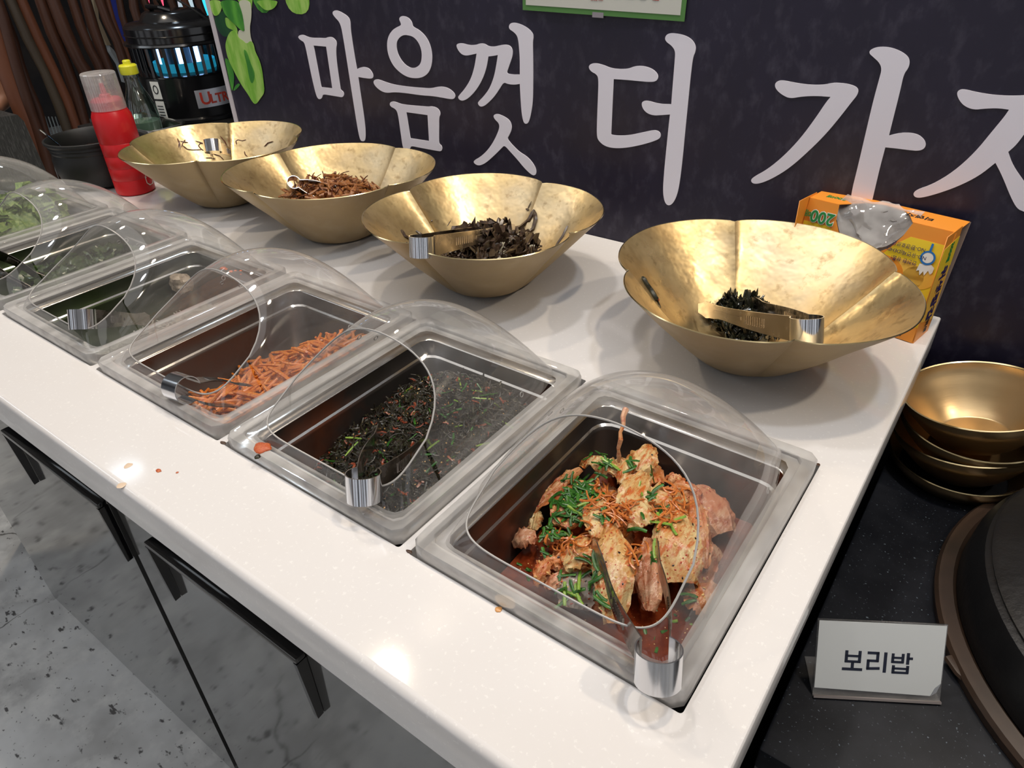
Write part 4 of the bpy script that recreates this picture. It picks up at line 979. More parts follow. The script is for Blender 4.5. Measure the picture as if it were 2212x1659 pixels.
def on_wall(k, pts, r, m_, name, label, grp=None, lift=0.0012, n=5):
    W_ = []
    for (u, v) in pts:
        w = wall_pt(k, u, v)
        if w: W_.append(w[0] + (w[1] if w[1].z > 0 else -w[1]) * lift)
    if len(W_) < 2: return None
    Q = []
    for a, b_ in zip(W_, W_[1:]):
        for i in range(3): Q.append(a.lerp(b_, i / 3))
    Q.append(W_[-1])
    return tag(MB().tube(Q, [r * (1.0 if 0 < i < len(Q) - 1 else 0.5) for i in range(len(Q))], n, 0.8).build(name, m_), label, 'food', grp)
# bowl 1: threads
F['thread'] = food('dark_red_thread', (0.10, 0.022, 0.010), (), 0.3)
s_ = 7.373
for P in ([(25,365),(50,430),(40,510)],[(60,400),(70,535)],[(150,385),(110,430),(90,500)],[(70,405),(195,432)],[(110,480),(180,535),(250,545),(420,540)],
          [(315,405),(440,440)],[(450,440),(385,445),(360,480),(400,530),(440,555)],[(710,328),(780,410),(810,470),(810,540)],[(880,455),(880,540),(850,640)],
          [(970,460),(955,405),(990,385),(1060,402),(1120,385)],[(1410,495),(1470,435),(1555,410)],[(1095,570),(1105,620),(1140,650)],[(600,610),(700,640),(760,700)],[(475,675),(560,672),(630,690)]):
    on_wall(1, [(a / s_ + 380, b_ / s_ + 250) for a, b_ in P], 0.0011, F['thread'], 'vegetable_thread', 'thin dark vegetable thread stuck inside the far brass bowl', 'threads inside the far brass bowl')
o_ = mound('vegetable_remains', 1, F['fern'], -1.2426, 0.4987, 0.045, 0.045, 0.008, 0.008, 'b1', 0.004); stuff(o_, 'thin dark layer of leftover threads at the bottom of the far brass bowl', 'food')
# bowl 2: brown braised vegetables
C2 = (-0.912, 0.500); 
o_ = mound('braised_vegetable_heap', 2, F['brown'], C2[0], C2[1], 0.100, 0.088, 0.050, 0.034, 'b2', 0.007, 80); stuff(o_, 'brown sauce-coated bed in the brass bowl of braised vegetables', 'food')
bb = bvh_of('b2')
pp = [strand_mesh('braised_vegetable', random.uniform(0.022, 0.042), random.uniform(0.0030, 0.0052), random.choice((0.4, 1.2, 2.0)), F['brown'], 0.7, 0.45, 7, 7) for _ in range(10)]
scatter(pp, [oval(C2[0], C2[1], 0.098, 0.084) for _ in range(240)], 'brown braised vegetable piece heaped in the second brass bowl', 'vegetable', 'brown vegetable pieces in the second brass bowl', 0.006, 0.45, bb)
pp = [strand_mesh('curled_tendril', random.uniform(0.022, 0.04), 0.0011, 2.4, F['thread'], 0.9, 0.8, 8, 5) for _ in range(5)]
scatter(pp, [oval(C2[0], C2[1], 0.085, 0.078) for _ in range(40)], 'thin curled dark stem sticking out of the brown vegetables', 'sprig', 'curled stems in the second brass bowl', 0.010, 1.2, bb)
# bowl 3: dried fern
C3 = (-0.545, 0.484)
o_ = mound('fern_heap', 3, F['fern'], C3[0], C3[1], 0.082, 0.064, 0.038, 0.028, 'b3', 0.008, 80); stuff(o_, 'dark tangle of dried fern filling the third brass bowl', 'food')
bb = bvh_of('b3'); mb = MB()
for _ in range(620):
    x, y = oval(C3[0], C3[1], 0.076, 0.056); h, nn = top_at(bb, x, y)
    if h is None: continue
    pts = strand_pts(random.uniform(0.015, 0.045), 3.4, 7); R_ = Quaternion((0, 0, 1), random.uniform(0, 6.28)) @ Quaternion((1, 0, 0), random.uniform(-0.9, 0.9))
    mb.tube([h + Vector((0, 0, random.uniform(0.001, 0.007))) + R_ @ p for p in pts], random.uniform(0.0010, 0.0026), 5, 0.6)
stuff(mb.build('fern_strands', F['fern']), 'loose dark strands over the fern heap', 'food')
pp = [leafmesh('dark_leaf', random.uniform(0.03, 0.05), random.uniform(0.012, 0.02), F['fern'], 0.02, s_ + 20) for s_ in range(4)]
scatter(pp, [oval(C3[0] + 0.02, C3[1], 0.055, 0.055) for _ in range(26)], 'crumpled dark leaf on the fern heap', 'leaf', 'dark leaves in the third brass bowl', 0.010, 0.9, bb)
pp = [leafmesh('pale_vegetable_bit', 0.014, 0.009, F['paleveg'], 0.006, 40 + s_) for s_ in range(2)]
scatter(pp, [oval(C3[0] + 0.02, C3[1] - 0.01, 0.07, 0.05) for _ in range(12)], 'small pale vegetable bit in the dark fern', 'vegetable', 'pale bits in the third brass bowl', 0.009, 0.6, bb)
s3 = 3.386
for P, r in (([(1540,350),(1500,430),(1440,480),(1380,490)], .0042), ([(1540,360),(1550,420),(1530,490),(1470,540)], .0036), ([(1785,470),(1750,545),(1695,625)], .0026), ([(560,500),(590,545),(640,570)], .003), ([(670,505),(730,545)], .0026), ([(1520,290),(1490,350)], .0009), ([(925,430),(900,470)], .0009), ([(1480,345),(1500,352)], .0022), ([(780,430),(790,438)], .0024), ([(600,590),(625,640)], .0024)):
    on_wall(3, [(a / s3 + 700, b_ / s3 + 350) for a, b_ in P], r, F['fern'], 'fern_piece', 'dark fern piece stuck to the inside of the third brass bowl', 'fern pieces on the wall of the third bowl')
# bowl 4: small dark green heap
q0 = un(1605, 690, 2, 0.018); C4 = (q0.x - 0.004, q0.y + 0.004)
o_ = mound('pepper_leaf_heap', 4, F['pepper'], C4[0], C4[1], 0.050, 0.036, 0.004, 0.024, 'b4', 0.007, 110, rot=-0.5); stuff(o_, 'small dark green heap at the bottom of the nearest brass bowl', 'greens')
bb = bvh_of('b4')
pp = [leafmesh('pepper_leaf', random.uniform(0.016, 0.026), random.uniform(0.008, 0.013), F['pepper'], 0.012, 60 + s_) for s_ in range(6)]
scatter(pp, [oval(C4[0], C4[1], 0.048, 0.034, -0.5) for _ in range(110)], 'small shiny dark leaf in the heap of the nearest brass bowl', 'leaf', 'dark leaves in the nearest brass bowl', 0.004, 0.9, bb)
pp = [strand_mesh('dark_sprig', 0.022, 0.0009, 1.8, F['pepper'], 0.9, 0.7, 6, 5) for _ in range(3)]
scatter(pp, [oval(C4[0], C4[1], 0.045, 0.032, -0.5) for _ in range(34)], 'thin dark stem in the heap of the nearest brass bowl', 'sprig', 'dark sprigs in the nearest brass bowl', 0.008, 1.2, bb)
s4 = 2.4254
on_wall(4, [(a / s4 + 1300, b_ / s4 + 400) for a, b_ in ((205,485),(225,520),(250,555),(270,590),(285,610))], 0.0042, F['pepper'], 'leaf_shred', 'dark green shred stuck alone to the left wall of the nearest brass bowl', None, 0.002, 7)
on_wall(4, [(a / s4 + 1300, b_ / s4 + 400) for a, b_ in ((285,600),(305,645))], 0.0009, F['pepper'], 'dark_sprig', 'thin stem below the lone shred in the nearest brass bowl')
on_wall(4, [(a / s4 + 1300, b_ / s4 + 400) for a, b_ in ((286,600),(294,610))], 0.0028, F['chili'], 'chili_bit', 'red chili bit on the lone dark shred')

# ---------------------------------------------------------------- stacked bronze bowls on the black top
def stack_bowl(c, tilt, label):
    n_ = Vector((tilt[0], tilt[1], 1)).normalized(); q = Vector((0, 0, 1)).rotation_difference(n_)
    t = thing('bronze_bowl', label, 'bowl', c, quat=q, group='stack of plain bronze bowls')
    R, h = 0.085, 0.062
    po = [(0.002, -h), (0.038, -h), (0.046, -h + 0.003), (0.060, -h * 0.72), (0.074, -h * 0.40), (0.082, -0.012), (0.085, 0.0)]
    def smooth_prof(P):
        Q = []
        for i in range(len(P) - 1):
            p0, p1, p2, p3 = P[max(i - 1, 0)], P[i], P[i + 1], P[min(i + 2, len(P) - 1)]
            for t_ in (0, .25, .5, .75):
                Q.append(tuple(0.5 * ((2 * b_) + (-a + c_) * t_ + (2 * a - 5 * b_ + 4 * c_ - d) * t_ ** 2 + (-a + 3 * b_ - 3 * c_ + d) * t_ ** 3) for a, b_, c_, d in zip(p0, p1, p2, p3)))
        return Q + [P[-1]]
    P = smooth_prof(po); Pi = [(max(r - 0.002, 0.001), z + 0.002) for r, z in P]
    MB().lathe(P, n=96).build('outer_wall', M['brass_bowl'], t)
    MB().lathe(Pi[:-1] + [(0.0832, 0.0)], n=96).build('inner_wall', M['brass_bowl'], t)
    MB().lathe([(0.085, -0.0006), (0.0856, 0.0006), (0.0846, 0.0016), (0.0832, 0.0004)], n=96).build('rim', M['brass_rim'], t)
    return t
SX, SY, SZ = 0.1165, 0.6155, -0.034
stack_bowl((SX, SY, SZ), (-0.206, -0.018), 'topmost plain bronze bowl of the stack on the black top')
stack_bowl((SX + 0.004, SY - 0.004, SZ - 0.028), (-0.03, -0.12), 'second bronze bowl of the stack, tilted, just under the topmost')
stack_bowl((SX + 0.002, SY - 0.002, SZ - 0.050), (-0.17, -0.02), 'third bronze bowl of the stack, above the lowest')
stack_bowl((SX + 0.004, SY - 0.006, SZ - 0.080), (-0.05, -0.10), 'lowest bronze bowl of the stack, resting on the black top')

# ---------------------------------------------------------------- tongs
def make_tong(label, bend, tip, spread=0.05, roll=0.0, R=0.0165, wd=0.027, group='steel serving tongs'):
    bend, tip = Vector(bend), Vector(tip); x = (tip - bend); L = x.length; x.normalize()
    zc = Vector((0, 0, 1)); z = (zc - x * zc.dot(x)).normalized(); y = z.cross(x)
    Rm = Matrix((x, y, z)).transposed(); q = Rm.to_quaternion() @ Quaternion((1, 0, 0), roll)
    t = thing('serving_tongs', label, 'tongs', bend, quat=q, group=group)
    # spring bend: arc around the origin, opening towards +x
    a0 = math.radians(38)
    B_ = []
    for i in range(29):
        a = a0 + (2 * PI - 2 * a0) * i / 28; B_.append((R * math.cos(a), R * math.sin(a)))
    def strip(P, w, th=0.0011):
        rows = []
        for i, (px, py) in enumerate(P):
            a_, b_ = P[max(i - 1, 0)], P[min(i + 1, len(P) - 1)]
            d = Vector((b_[0] - a_[0], b_[1] - a_[1])).normalized(); nx, ny = -d.y * th / 2, d.x * th / 2
            hw = (w(i / (len(P) - 1)) if callable(w) else w) / 2
            rows.append([(px + nx, py + ny, -hw), (px + nx, py + ny, hw), (px - nx, py - ny, hw), (px - nx, py - ny, -hw)])
        return MB().loops(rows, True, True, True)
    strip(B_, lambda s: wd * (1 - 0.08 * math.sin(PI * s) * 0)).build('spring_bend', M['chrome'], t, auto=math.radians(40))
    for s in (1, -1):
        x0, y0 = R * math.cos(a0), s * R * math.sin(a0)
        P = []
        for i in range(21):
            f = i / 20; px = x0 + (L - x0) * f
            py = y0 + s * ((spread / 2 - abs(y0)) * f + 0.004 * math.sin(PI * min(1, f * 1.4)))
            P.append((px, py))
        def w(f):
            b_ = wd * (1 - 0.38 * min(1, f * 1.5)) if f < 0.75 else wd * (0.62 + 0.16 * math.sin((f - 0.75) / 0.25 * PI))
            return b_ * (1 if f < 0.93 else 1 - 0.35 * (f - 0.93) / 0.07) + (0.0012 * math.sin(f * 190) if f > 0.80 else 0)
        arm = strip(P, w).build('arm', M['tong'], t, auto=math.radians(40))
        # pressed rib and grip ridges
        rb_ = MB(); k_ = 0
        for f in [0.22 + 0.022 * j for j in range(9)]:
            i = f * 20; i0 = int(i); px = P[i0][0] + (P[i0 + 1][0] - P[i0][0]) * (i - i0); py = P[i0][1] + (P[i0 + 1][1] - P[i0][1]) * (i - i0)
            rb_.box(px - 0.0006, px + 0.0006, py - 0.0013, py + 0.0013, -0.0052, 0.0052)
        rb_.build('grip_ridges', M['tong'], arm, smooth=False)
        cr = strip([(px, py + s * 0.0009) for px, py in P[1:4] + P[9:17]][3:], 0.004, 0.0012); cr.build('pressed_rib', M['tong'], arm)
    return t
make_tong('steel tongs lying in the cabbage kimchi, bend over the near corner of its cover', un(1422, 1436, 2, .034), un(1350, 1175, 2, -.020), .060)
make_tong('steel tongs in the dark seasoned greens, bend on the front rim', un(786, 1050, 2, .034), un(885, 925, 2, -.022), .070)
make_tong('steel tongs lying flat on the orange radish strips', un(392, 838, 2, .026), un(535, 856, 2, -.030), .030, roll=1.45)
make_tong('steel tongs in the greyish salad tray', un(178, 690, 2, .034), un(300, 690, 2, -.035), .034)
make_tong('steel tongs in the dark leafy greens, cut off by the left picture edge', un(-38, 545, 2, .034), un(92, 622, 2, -.035), .034, roll=0.3)
w1 = un(459, 316, 2, .100)
make_tong('steel tongs standing in the far brass bowl', w1, un(505, 352, 2, .018), .050, wd=0.024)
make_tong('steel tongs leaning flat in the bowl of brown vegetables', un(634, 398, 2, .098), un(730, 424, 2, .070), .030, roll=0.9, wd=0.022, R=0.011)
make_tong('steel tongs resting on the rim of the dark fern bowl', un(912, 532, 2, .118), un(1100, 492, 2, .068), .020, roll=-0.1)
make_tong('steel tongs lying in the nearest brass bowl', un(1742, 712, 2, .105), un(1565, 660, 2, .034), .072)

# ---------------------------------------------------------------- orange box with a plastic film
TH = math.radians(-10.6)
BXR = un(1972, 742, 2, 0.0)
lean = 0.022
bt = thing('glove_box', 'orange carton of disposable gloves with torn opening, leaning against the navy wall', 'box', (BXR.x, BXR.y, 0))
ex = Vector((math.cos(TH), math.sin(TH), 0)); ey = Vector((-math.sin(TH), math.cos(TH), 0)); ez = (Vector((0, 0, 1)) * 0.142 + Vector((0.004, 0.027, 0))).normalized()
BWd, BDp, BHt = 0.186, 0.0475, 0.145
def bp(a, d, h): return ex * a + ey * d + ez * h      # a: 0 at the right end, negative to the left
def bface(o_, xd, yd): return frame(o_, xd, yd)
mb = MB()
P8 = [bp(a, d, h) for a in (-BWd, 0) for d in (0, BDp) for h in (0, BHt)]
hole_f = [(-0.145, BHt), (-0.143, BHt - 0.020), (-0.135, BHt - 0.034), (-0.120, BHt - 0.044), (-0.100, BHt - 0.050), (-0.080, BHt - 0.047), (-0.066, BHt - 0.036), (-0.056, BHt - 0.018), (-0.050, BHt)]
front = [(-BWd, 0), (0, 0), (0, BHt)] + hole_f[::-1] + [(-BWd, BHt)]
FM_ = bface(bp(0, 0, 0), ex, ez)
flat_shape('front_panel', [front], M['orange_card'], bt, 0.0008, FM_)
hole_t = [(-0.145, 0), (-0.120, 0.030), (-0.100, 0.037), (-0.070, 0.031), (-0.060, 0.018), (-0.050, 0)]
topo = [(-BWd, 0), ] + hole_t + [(0, 0), (0, BDp), (-BWd, BDp)]
TM_ = bface(bp(0, 0, BHt), ex, ey)
flat_shape('top_panel', [topo], M['orange_card'], bt, 0.0008, TM_)
GM_ = bface(bp(0, 0, 0), ey, ez)
flat_shape('end_panel', [[(0, 0), (BDp, 0), (BDp, BHt), (0, BHt)]], M['orange_card'], bt, 0.0008, GM_)
flat_shape('end_panel', [[(0, 0), (BDp, 0), (BDp, BHt), (0, BHt)]], M['orange_card'], bt, 0.0008, bface(bp(-BWd, 0, 0), ey, ez))
flat_shape('back_panel', [[(-BWd, 0), (0, 0), (0, BHt), (-BWd, BHt)]], mat('grey_carton_inside', (0.30, 0.22, 0.17), 0.7), bt, 0.0008, bface(bp(0, BDp, 0), ex, ez))
flat_shape('bottom_panel', [[(-BWd, 0), (0, 0), (0, BDp), (-BWd, BDp)]], M['orange_card'], bt, 0.0008, bface(bp(0, 0, 0.0006), ex, ey))
def on_front(name, P, m_, lift, par=bt): return flat_shape(name, [P], m_, par, 0.0003, Matrix.Translation(-ey * lift) @ FM_)
YEL = mat('box_yellow', (0.86, 0.62, 0.03), 0.4); ORG = mat('printed_orange_fruit', (0.78, 0.22, 0.02), 0.4, layers=(((0.88, 0.42, 0.05), 18, 0.42, 0.62, 0.8),)); ORL = mat('printed_light_fruit', (0.88, 0.48, 0.06), 0.4, layers=(((0.92, 0.60, 0.12), 22, 0.4, 0.6, 0.8),))
PEEL = mat('printed_peel', (0.90, 0.72, 0.35), 0.4); BLU = mat('printed_blue', (0.02, 0.17, 0.50), 0.4); WHT = mat('printed_white', (0.80, 0.80, 0.75), 0.4); GRN = mat('printed_green', (0.01, 0.22, 0.05), 0.4); NVY = mat('printed_navy', (0.02, 0.015, 0.10), 0.4); BLK = mat('printed_black', (0.01, 0.01, 0.012), 0.4)
on_front('print_band', [(-BWd + 0.001, 0.020), (-0.001, 0.020), (-0.001, BHt - 0.017), (-0.047, BHt - 0.017), (-0.060, BHt - 0.029), (-0.072, BHt - 0.0455), (-0.100, BHt - 0.0535), (-0.125, BHt - 0.046), (-0.150, BHt - 0.030), (-BWd + 0.001, BHt - 0.030)], YEL, 0.0006)
def disc(cx, cy, rx, ry, n=28, rot=0.0, a0=0.0, a1=2 * PI):
    return [(cx + rx * math.cos(a0 + (a1 - a0) * i / n) * math.cos(rot) - ry * math.sin(a0 + (a1 - a0) * i / n) * math.sin(rot), cy + rx * math.cos(a0 + (a1 - a0) * i / n) * math.sin(rot) + ry * math.sin(a0 + (a1 - a0) * i / n) * math.cos(rot)) for i in range(n)]
on_front('printed_orange', [p for p in disc(-0.045, 0.080, 0.030, 0.020, rot=0.0)], ORL, 0.0010)
on_front('printed_orange', disc(-0.066, 0.078, 0.026, 0.021), ORG, 0.0012)
on_front('printed_orange', disc(-0.022, 0.082, 0.019, 0.014), ORL, 0.0010)
on_front('printed_orange', disc(-0.034, 0.048, 0.028, 0.022), ORG, 0.0014)
on_front('printed_peel', disc(-0.063, 0.049, 0.021, 0.021), PEEL, 0.0016)
on_front('printed_orange', disc(-0.064, 0.049, 0.018, 0.018), ORG, 0.0018)
on_front('printed_orange', disc(-0.110, 0.060, 0.030, 0.026), ORG, 0.0012)
on_front('printed_leaf', [(-0.052, 0.070), (-0.0485, 0.072), (-0.046, 0.0745), (-0.048, 0.070), (-0.045, 0.067), (-0.050, 0.0682), (-0.054, 0.0665)], GRN, 0.0016)
on_front('printed_orange_band', [(-BWd + 0.0015, 0.001), (-0.001, 0.001), (-0.001, 0.021), (-BWd + 0.0015, 0.030)], M['orange_card'], 0.0020)
def up_text(name, body, size, m_, a, h, lift, bold=0.0, face=None, rot=PI, thick=0.0003):
    F_ = face if face is not None else FM_
    return text(name, body, size, m_, bt, Matrix.Translation(-(ey if face is None else Vector((0, 0, 0))) * lift) @ F_ @ Matrix.Translation((a, h, 0.0)) @ Matrix.Rotation(rot, 4, 'Z'), thick, bold)
up_text('count_outline', '200', 0.022, WHT, -0.161, BHt - 0.020, 0.0022, 0.0013)
up_text('count_print', '200', 0.022, GRN, -0.161, BHt - 0.020, 0.0026, 0.0005)
up_text('count_print', '매', 0.010, GRN, -0.1815, BHt - 0.0185, 0.0026, 0.0002)
for i, s in enumerate(('안전한 상품!', 'NO-유연제(DEHP)', 'NO-환경호르몬')): up_text('small_print', s, 0.0062, NVY, -0.045, BHt - 0.046 + i * 0.009, 0.0022, 0.0)
ring_o = disc(-0.0195, BHt - 0.036, 0.0088, 0.0088); ring_i = disc(-0.0195, BHt - 0.036, 0.0066, 0.0066)
flat_shape('printed_strainer', [ring_o, ring_i], BLU, bt, 0.0003, Matrix.Translation(-ey * 0.0022) @ FM_)
on_front('printed_strainer', disc(-0.0195, BHt - 0.036, 0.0064, 0.0064), WHT, 0.0020)
on_front('printed_strainer', [(-0.0208, BHt - 0.0275), (-0.0182, BHt - 0.0275), (-0.0182, BHt - 0.018), (-0.0208, BHt - 0.018)], BLU, 0.0022)
on_front('printed_hand', [(-0.026, BHt - 0.045), (-0.013, BHt - 0.043), (-0.0085, BHt - 0.046), (-0.0085, BHt - 0.052), (-0.0105, BHt - 0.055), (-0.014, BHt - 0.051), (-0.0165, BHt - 0.058), (-0.019, BHt - 0.053), (-0.0215, BHt - 0.059), (-0.024, BHt - 0.053), (-0.027, BHt - 0.055)], WHT, 0.0018)
up_text('logo_print', 'BT', 0.0125, BLK, -0.0235, 0.0105, 0.0024, 0.0006)
# top and end prints
text('top_print', '200매', 0.011, GRN, bt, Matrix.Translation(ez * 0.0006) @ TM_ @ Matrix.Translation((-0.158, 0.022, 0)) @ Matrix.Rotation(PI, 4, 'Z'), 0.0002, 0.0003)
text('top_print', '티앤지', 0.012, BLK, bt, Matrix.Translation(ez * 0.0006) @ TM_ @ Matrix.Translation((-0.050, 0.024, 0)) @ Matrix.Rotation(PI, 4, 'Z'), 0.0002, 0.0004)
EM_ = Matrix.Translation(ex * 0.0007) @ GM_
flat_shape('end_band', [[(0.001, 0.030), (BDp - 0.001, 0.018), (BDp - 0.001, BHt - 0.012), (0.001, BHt - 0.016)]], ORL, bt, 0.0002, EM_)
flat_shape('end_band', [[(0.001, BHt - 0.055), (BDp - 0.001, BHt - 0.050), (BDp - 0.001, BHt - 0.012), (0.001, BHt - 0.016)]], YEL, bt, 0.0002, Matrix.Translation(ex * 0.0003) @ EM_)
text('end_print', '위생장갑', 0.021, NVY, bt, Matrix.Translation(ex * 0.0006) @ EM_ @ Matrix.Translation((0.026, 0.062, 0)) @ Matrix.Rotation(-PI / 2, 4, 'Z'), 0.0002, 0.0007)
text('end_print', '200매', 0.011, GRN, bt, Matrix.Translation(ex * 0.0008) @ EM_ @ Matrix.Translation((0.026, 0.118, 0)) @ Matrix.Rotation(-PI / 2, 4, 'Z'), 0.0002, 0.0004)
text('end_print', '위생', 0.011, BLK, bt, Matrix.Translation(ex * 0.0008) @ EM_ @ Matrix.Translation((0.026, 0.016, 0)) @ Matrix.Rotation(-PI / 2, 4, 'Z'), 0.0002, 0.0004)
# film bulging out of the opening
M['film'] = acrylic('thin_plastic_film', 0.40, 0.72)
P = []
for i in range(25):
    row = []
    for j in range(19):
        s, t_ = i / 24, j / 18
        a_ = -0.150 + 0.100 * s; env = math.sin(PI * min(1, max(0.0, s * 0.98 + 0.01)))
        hh = BHt - 0.048 * env ** 0.6 * (1 - t_) + 0.004 * t_ + 0.013 * math.exp(-((s - 0.22) ** 2) / 0.02) * math.sin(PI * t_)
        dd = 0.0015 + 0.034 * t_ - 0.009 * math.exp(-((s - 0.25) ** 2) / 0.05) * math.sin(PI * t_ * 0.9)
        nz = mnoise.noise(Vector((s * 5, t_ * 4, 3.3))) * 0.005 + mnoise.noise(Vector((s * 12, t_ * 9, 1.3))) * 0.0025
        row.append(bp(a_, dd + nz * (0.3 + env), hh + nz * env) + Vector((0, 0, 0.0005)))
    P.append(row)
MB().grid(P).build('plastic_film', M['film'], bt, auto=math.radians(25))
for a_, h_ in ((-0.110, 0.110), (-0.085, 0.105)):
    pass
# ================================================================ name card, cauldron
t = thing('name_card', 'clear acrylic stand with a white card lettered in black, on the black top', 'sign', (0.0689, 0.1784, ZB + 0.001))
c0 = Vector((0.0689, 0.1784, ZB + 0.001)); c1 = Vector((0.1674, 0.2392, ZB + 0.001)); e_ = (c1 - c0).normalized(); CWd = (c1 - c0).length
n_ = Vector((-e_.y, e_.x, 0)); up_ = Vector((0, 0, 1)) * math.cos(0.44) + n_ * math.sin(0.44)
CM = frame((0, 0, 0), e_, up_); zn = CM.to_3x3() @ Vector((0, 0, 1))
M['clear'] = acrylic('clear_card_holder', 0.10, 0.96)
H_ = 0.078
flat_shape('front_panel', [[(0, 0), (CWd, 0), (CWd, H_), (0, H_)]], M['clear'], t, 0.0016, Matrix.Translation(-zn * 0.0016) @ CM)
CARD = mat('white_card', (0.66, 0.68, 0.67), 0.25, spec=0.5)
flat_shape('paper_card', [[(0.0008, 0.009), (CWd - 0.010, 0.0065), (CWd - 0.0045, 0.010), (CWd - 0.0012, 0.020), (CWd - 0.0012, H_ - 0.001), (0.0008, H_ - 0.001)]], CARD, t, 0.0004, Matrix.Translation(-zn * 0.0002) @ CM)
flat_shape('paper_fold', [[(CWd - 0.0095, 0.0065), (CWd - 0.0045, 0.0105), (CWd - 0.0012, 0.020), (CWd - 0.006, 0.015)]], mat('folded_corner', (0.30, 0.31, 0.33), 0.4), t, 0.0003, Matrix.Translation(zn * 0.0003) @ CM)
flat_shape('base_flap', [[(0, 0), (CWd, 0), (CWd - 0.003, 0.042), (0.003, 0.042)]], M['clear'], t, 0.0016, frame(Vector((0, 0, 0.0012)), e_, n_))
flat_shape('bottom_edge', [[(0, 0), (CWd, 0), (CWd, 0.0022), (0, 0.0022)]], mat('card_holder_edge', (0.25, 0.22, 0.21), 0.3), t, 0.0022, Matrix.Translation(zn * 0.0014) @ CM)
INK = mat('black_ink', (0.012, 0.016, 0.035), 0.4)
# the three syllables drawn from strokes: (x0, y0, x1, y1, width) in millimetres of the card
def strokes(L):
    mb = MB()
    for (x0, y0, x1, y1, w_) in L:
        a, b_ = Vector((x0, y0)), Vector((x1, y1)); d = (b_ - a).normalized(); n2 = Vector((-d.y, d.x)) * w_ / 2
        q = [a - n2, b_ - n2, b_ + n2, a + n2]
        vs = [(p.x / 1000, p.y / 1000, z) for z in (0, 0.0003) for p in q]
        mb.add(vs, [(3, 2, 1, 0), (4, 5, 6, 7)] + [(i, (i + 1) % 4, 4 + (i + 1) % 4, 4 + i) for i in range(4)])
    mb.v = [tuple(CM @ Vector(v)) for v in [(v[0], v[1], v[2]) for v in mb.v]]
    return mb
TX = [('bo', [(3.2,19,3.2,7.2,2.6),(15.2,19,15.2,7.2,2.6),(2,13.7,16.4,13.7,2.2),(2,8.2,16.4,8.2,2.3),(9.2,8,9.2,1.5,2.6),(0,0.6,18.4,0.6,2.6)]),
      ('ri', [(22,17.6,32.6,17.6,2.5),(31.4,18.5,31.4,9.2,2.5),(22,9.9,32.6,9.9,2.3),(23.2,10.8,23.2,1.6,2.5),(22,2.0,34,2.7,2.5),(38.4,18.8,38.4,-1.2,2.7)]),
      ('bap', [(45,18.2,45,9,2.4),(54,18.2,54,9,2.4),(44,14,55,14,2.0),(44,9.8,55,9.8,2.2),(58.6,19.2,58.6,7.8,2.6),(58.6,13.8,63,13.8,2.3),(46.2,6.6,46.2,-1.0,2.5),(59,6.6,59,-1.0,2.5),(45,3.5,60,3.5,2.0),(45,-0.5,60.2,-0.5,2.2)])]
for nm, L_ in TX:
    L2 = [((a + 24.5), (b_ * 1.02 + 29), (c_ + 24.5), (d * 1.02 + 29), w_ * 1.08) for a, b_, c_, d, w_ in L_]
    m_ = strokes(L2); m_.v = [tuple(Vector(v) - zn * -0.0003 * -1) for v in m_.v]
    m_.v = [tuple(Vector(v) + zn * 0.00015) for v in m_.v]
    m_.build('lettering', INK, t, smooth=False)
M['iron'] = mat('black_cast_iron', (0.010, 0.010, 0.011), 0.42, 0.3, bump=(120, 0.3, 0.001), rvar=(10, 0.32, 0.5))
M['ringwood'] = mat('dark_brown_stand', (0.045, 0.027, 0.018), 0.35, layers=(((0.02, 0.014, 0.010), 10, 0.4, 0.65, 0.8),))
cc = (0.416, 0.425, ZB)
t = thing('cauldron', 'big black iron cauldron with a domed lid standing on a dark brown ring', 'pot', (cc[0], cc[1], ZB))
MB().lathe([(0.262, 0.001), (0.283, 0.001), (0.284, 0.010), (0.281, 0.014), (0.268, 0.016), (0.262, 0.010)], n=96).build('stand_ring', M['ringwood'], t)
MB().lathe([(0.258, 0.004), (0.264, 0.014), (0.262, 0.040), (0.252, 0.062), (0.244, 0.066)], n=96).build('body', M['iron'], t)
MB().lathe([(0.247, 0.0665), (0.248, 0.070), (0.244, 0.073), (0.20, 0.092), (0.14, 0.110), (0.07, 0.120), (0.001, 0.123)], n=96).build('lid', M['iron'], t)
MB().lathe([(0.018, 0.122), (0.014, 0.140), (0.026, 0.150), (0.026, 0.158), (0.001, 0.162)], n=32).build('lid_knob', M['iron'], t)
# raised lip of the stand running to the front
q1, q2, q3 = un(2050, 1420, 2, ZB + .008), un(2100, 1478, 2, ZB + .008), un(2208, 1632, 2, ZB + .008)
MB().tube([Vector(v) - Vector(cc) for v in (q1, (q1 + q2) / 2 + Vector((0, -0.003, 0)), q2, (q2 + q3) / 2, q3)], 0.006, 8, 0.6).build('stand_lip', M['ringwood'], t)

# ================================================================ far end of the counter
t = thing('squeeze_bottle', 'red squeeze bottle with a clear cap, standing beside the far brass bowl', 'bottle', (-1.470, 0.425, 0.0005))
pr2 = [(0.001, 0.0), (0.036, 0.0), (0.039, 0.003), (0.039, 0.030), (0.0382, 0.0315), (0.039, 0.033), (0.039, 0.055), (0.0382, 0.0565), (0.039, 0.058), (0.039, 0.080), (0.0382, 0.0815), (0.039, 0.083), (0.039, 0.105), (0.0382, 0.1065), (0.039, 0.108), (0.0388, 0.145), (0.0375, 0.158), (0.033, 0.168), (0.028, 0.170)]
MB().lathe(pr2, n=48).build('body', M['red_plastic'], t)
MB().lathe([(0.030, 0.168), (0.030, 0.186), (0.026, 0.190), (0.012, 0.192), (0.010, 0.197), (0.006, 0.199), (0.004, 0.218), (0.001, 0.220)], n=32).build('nozzle', mat('pinkish_red_collar', (0.62, 0.05, 0.08), 0.35), t)
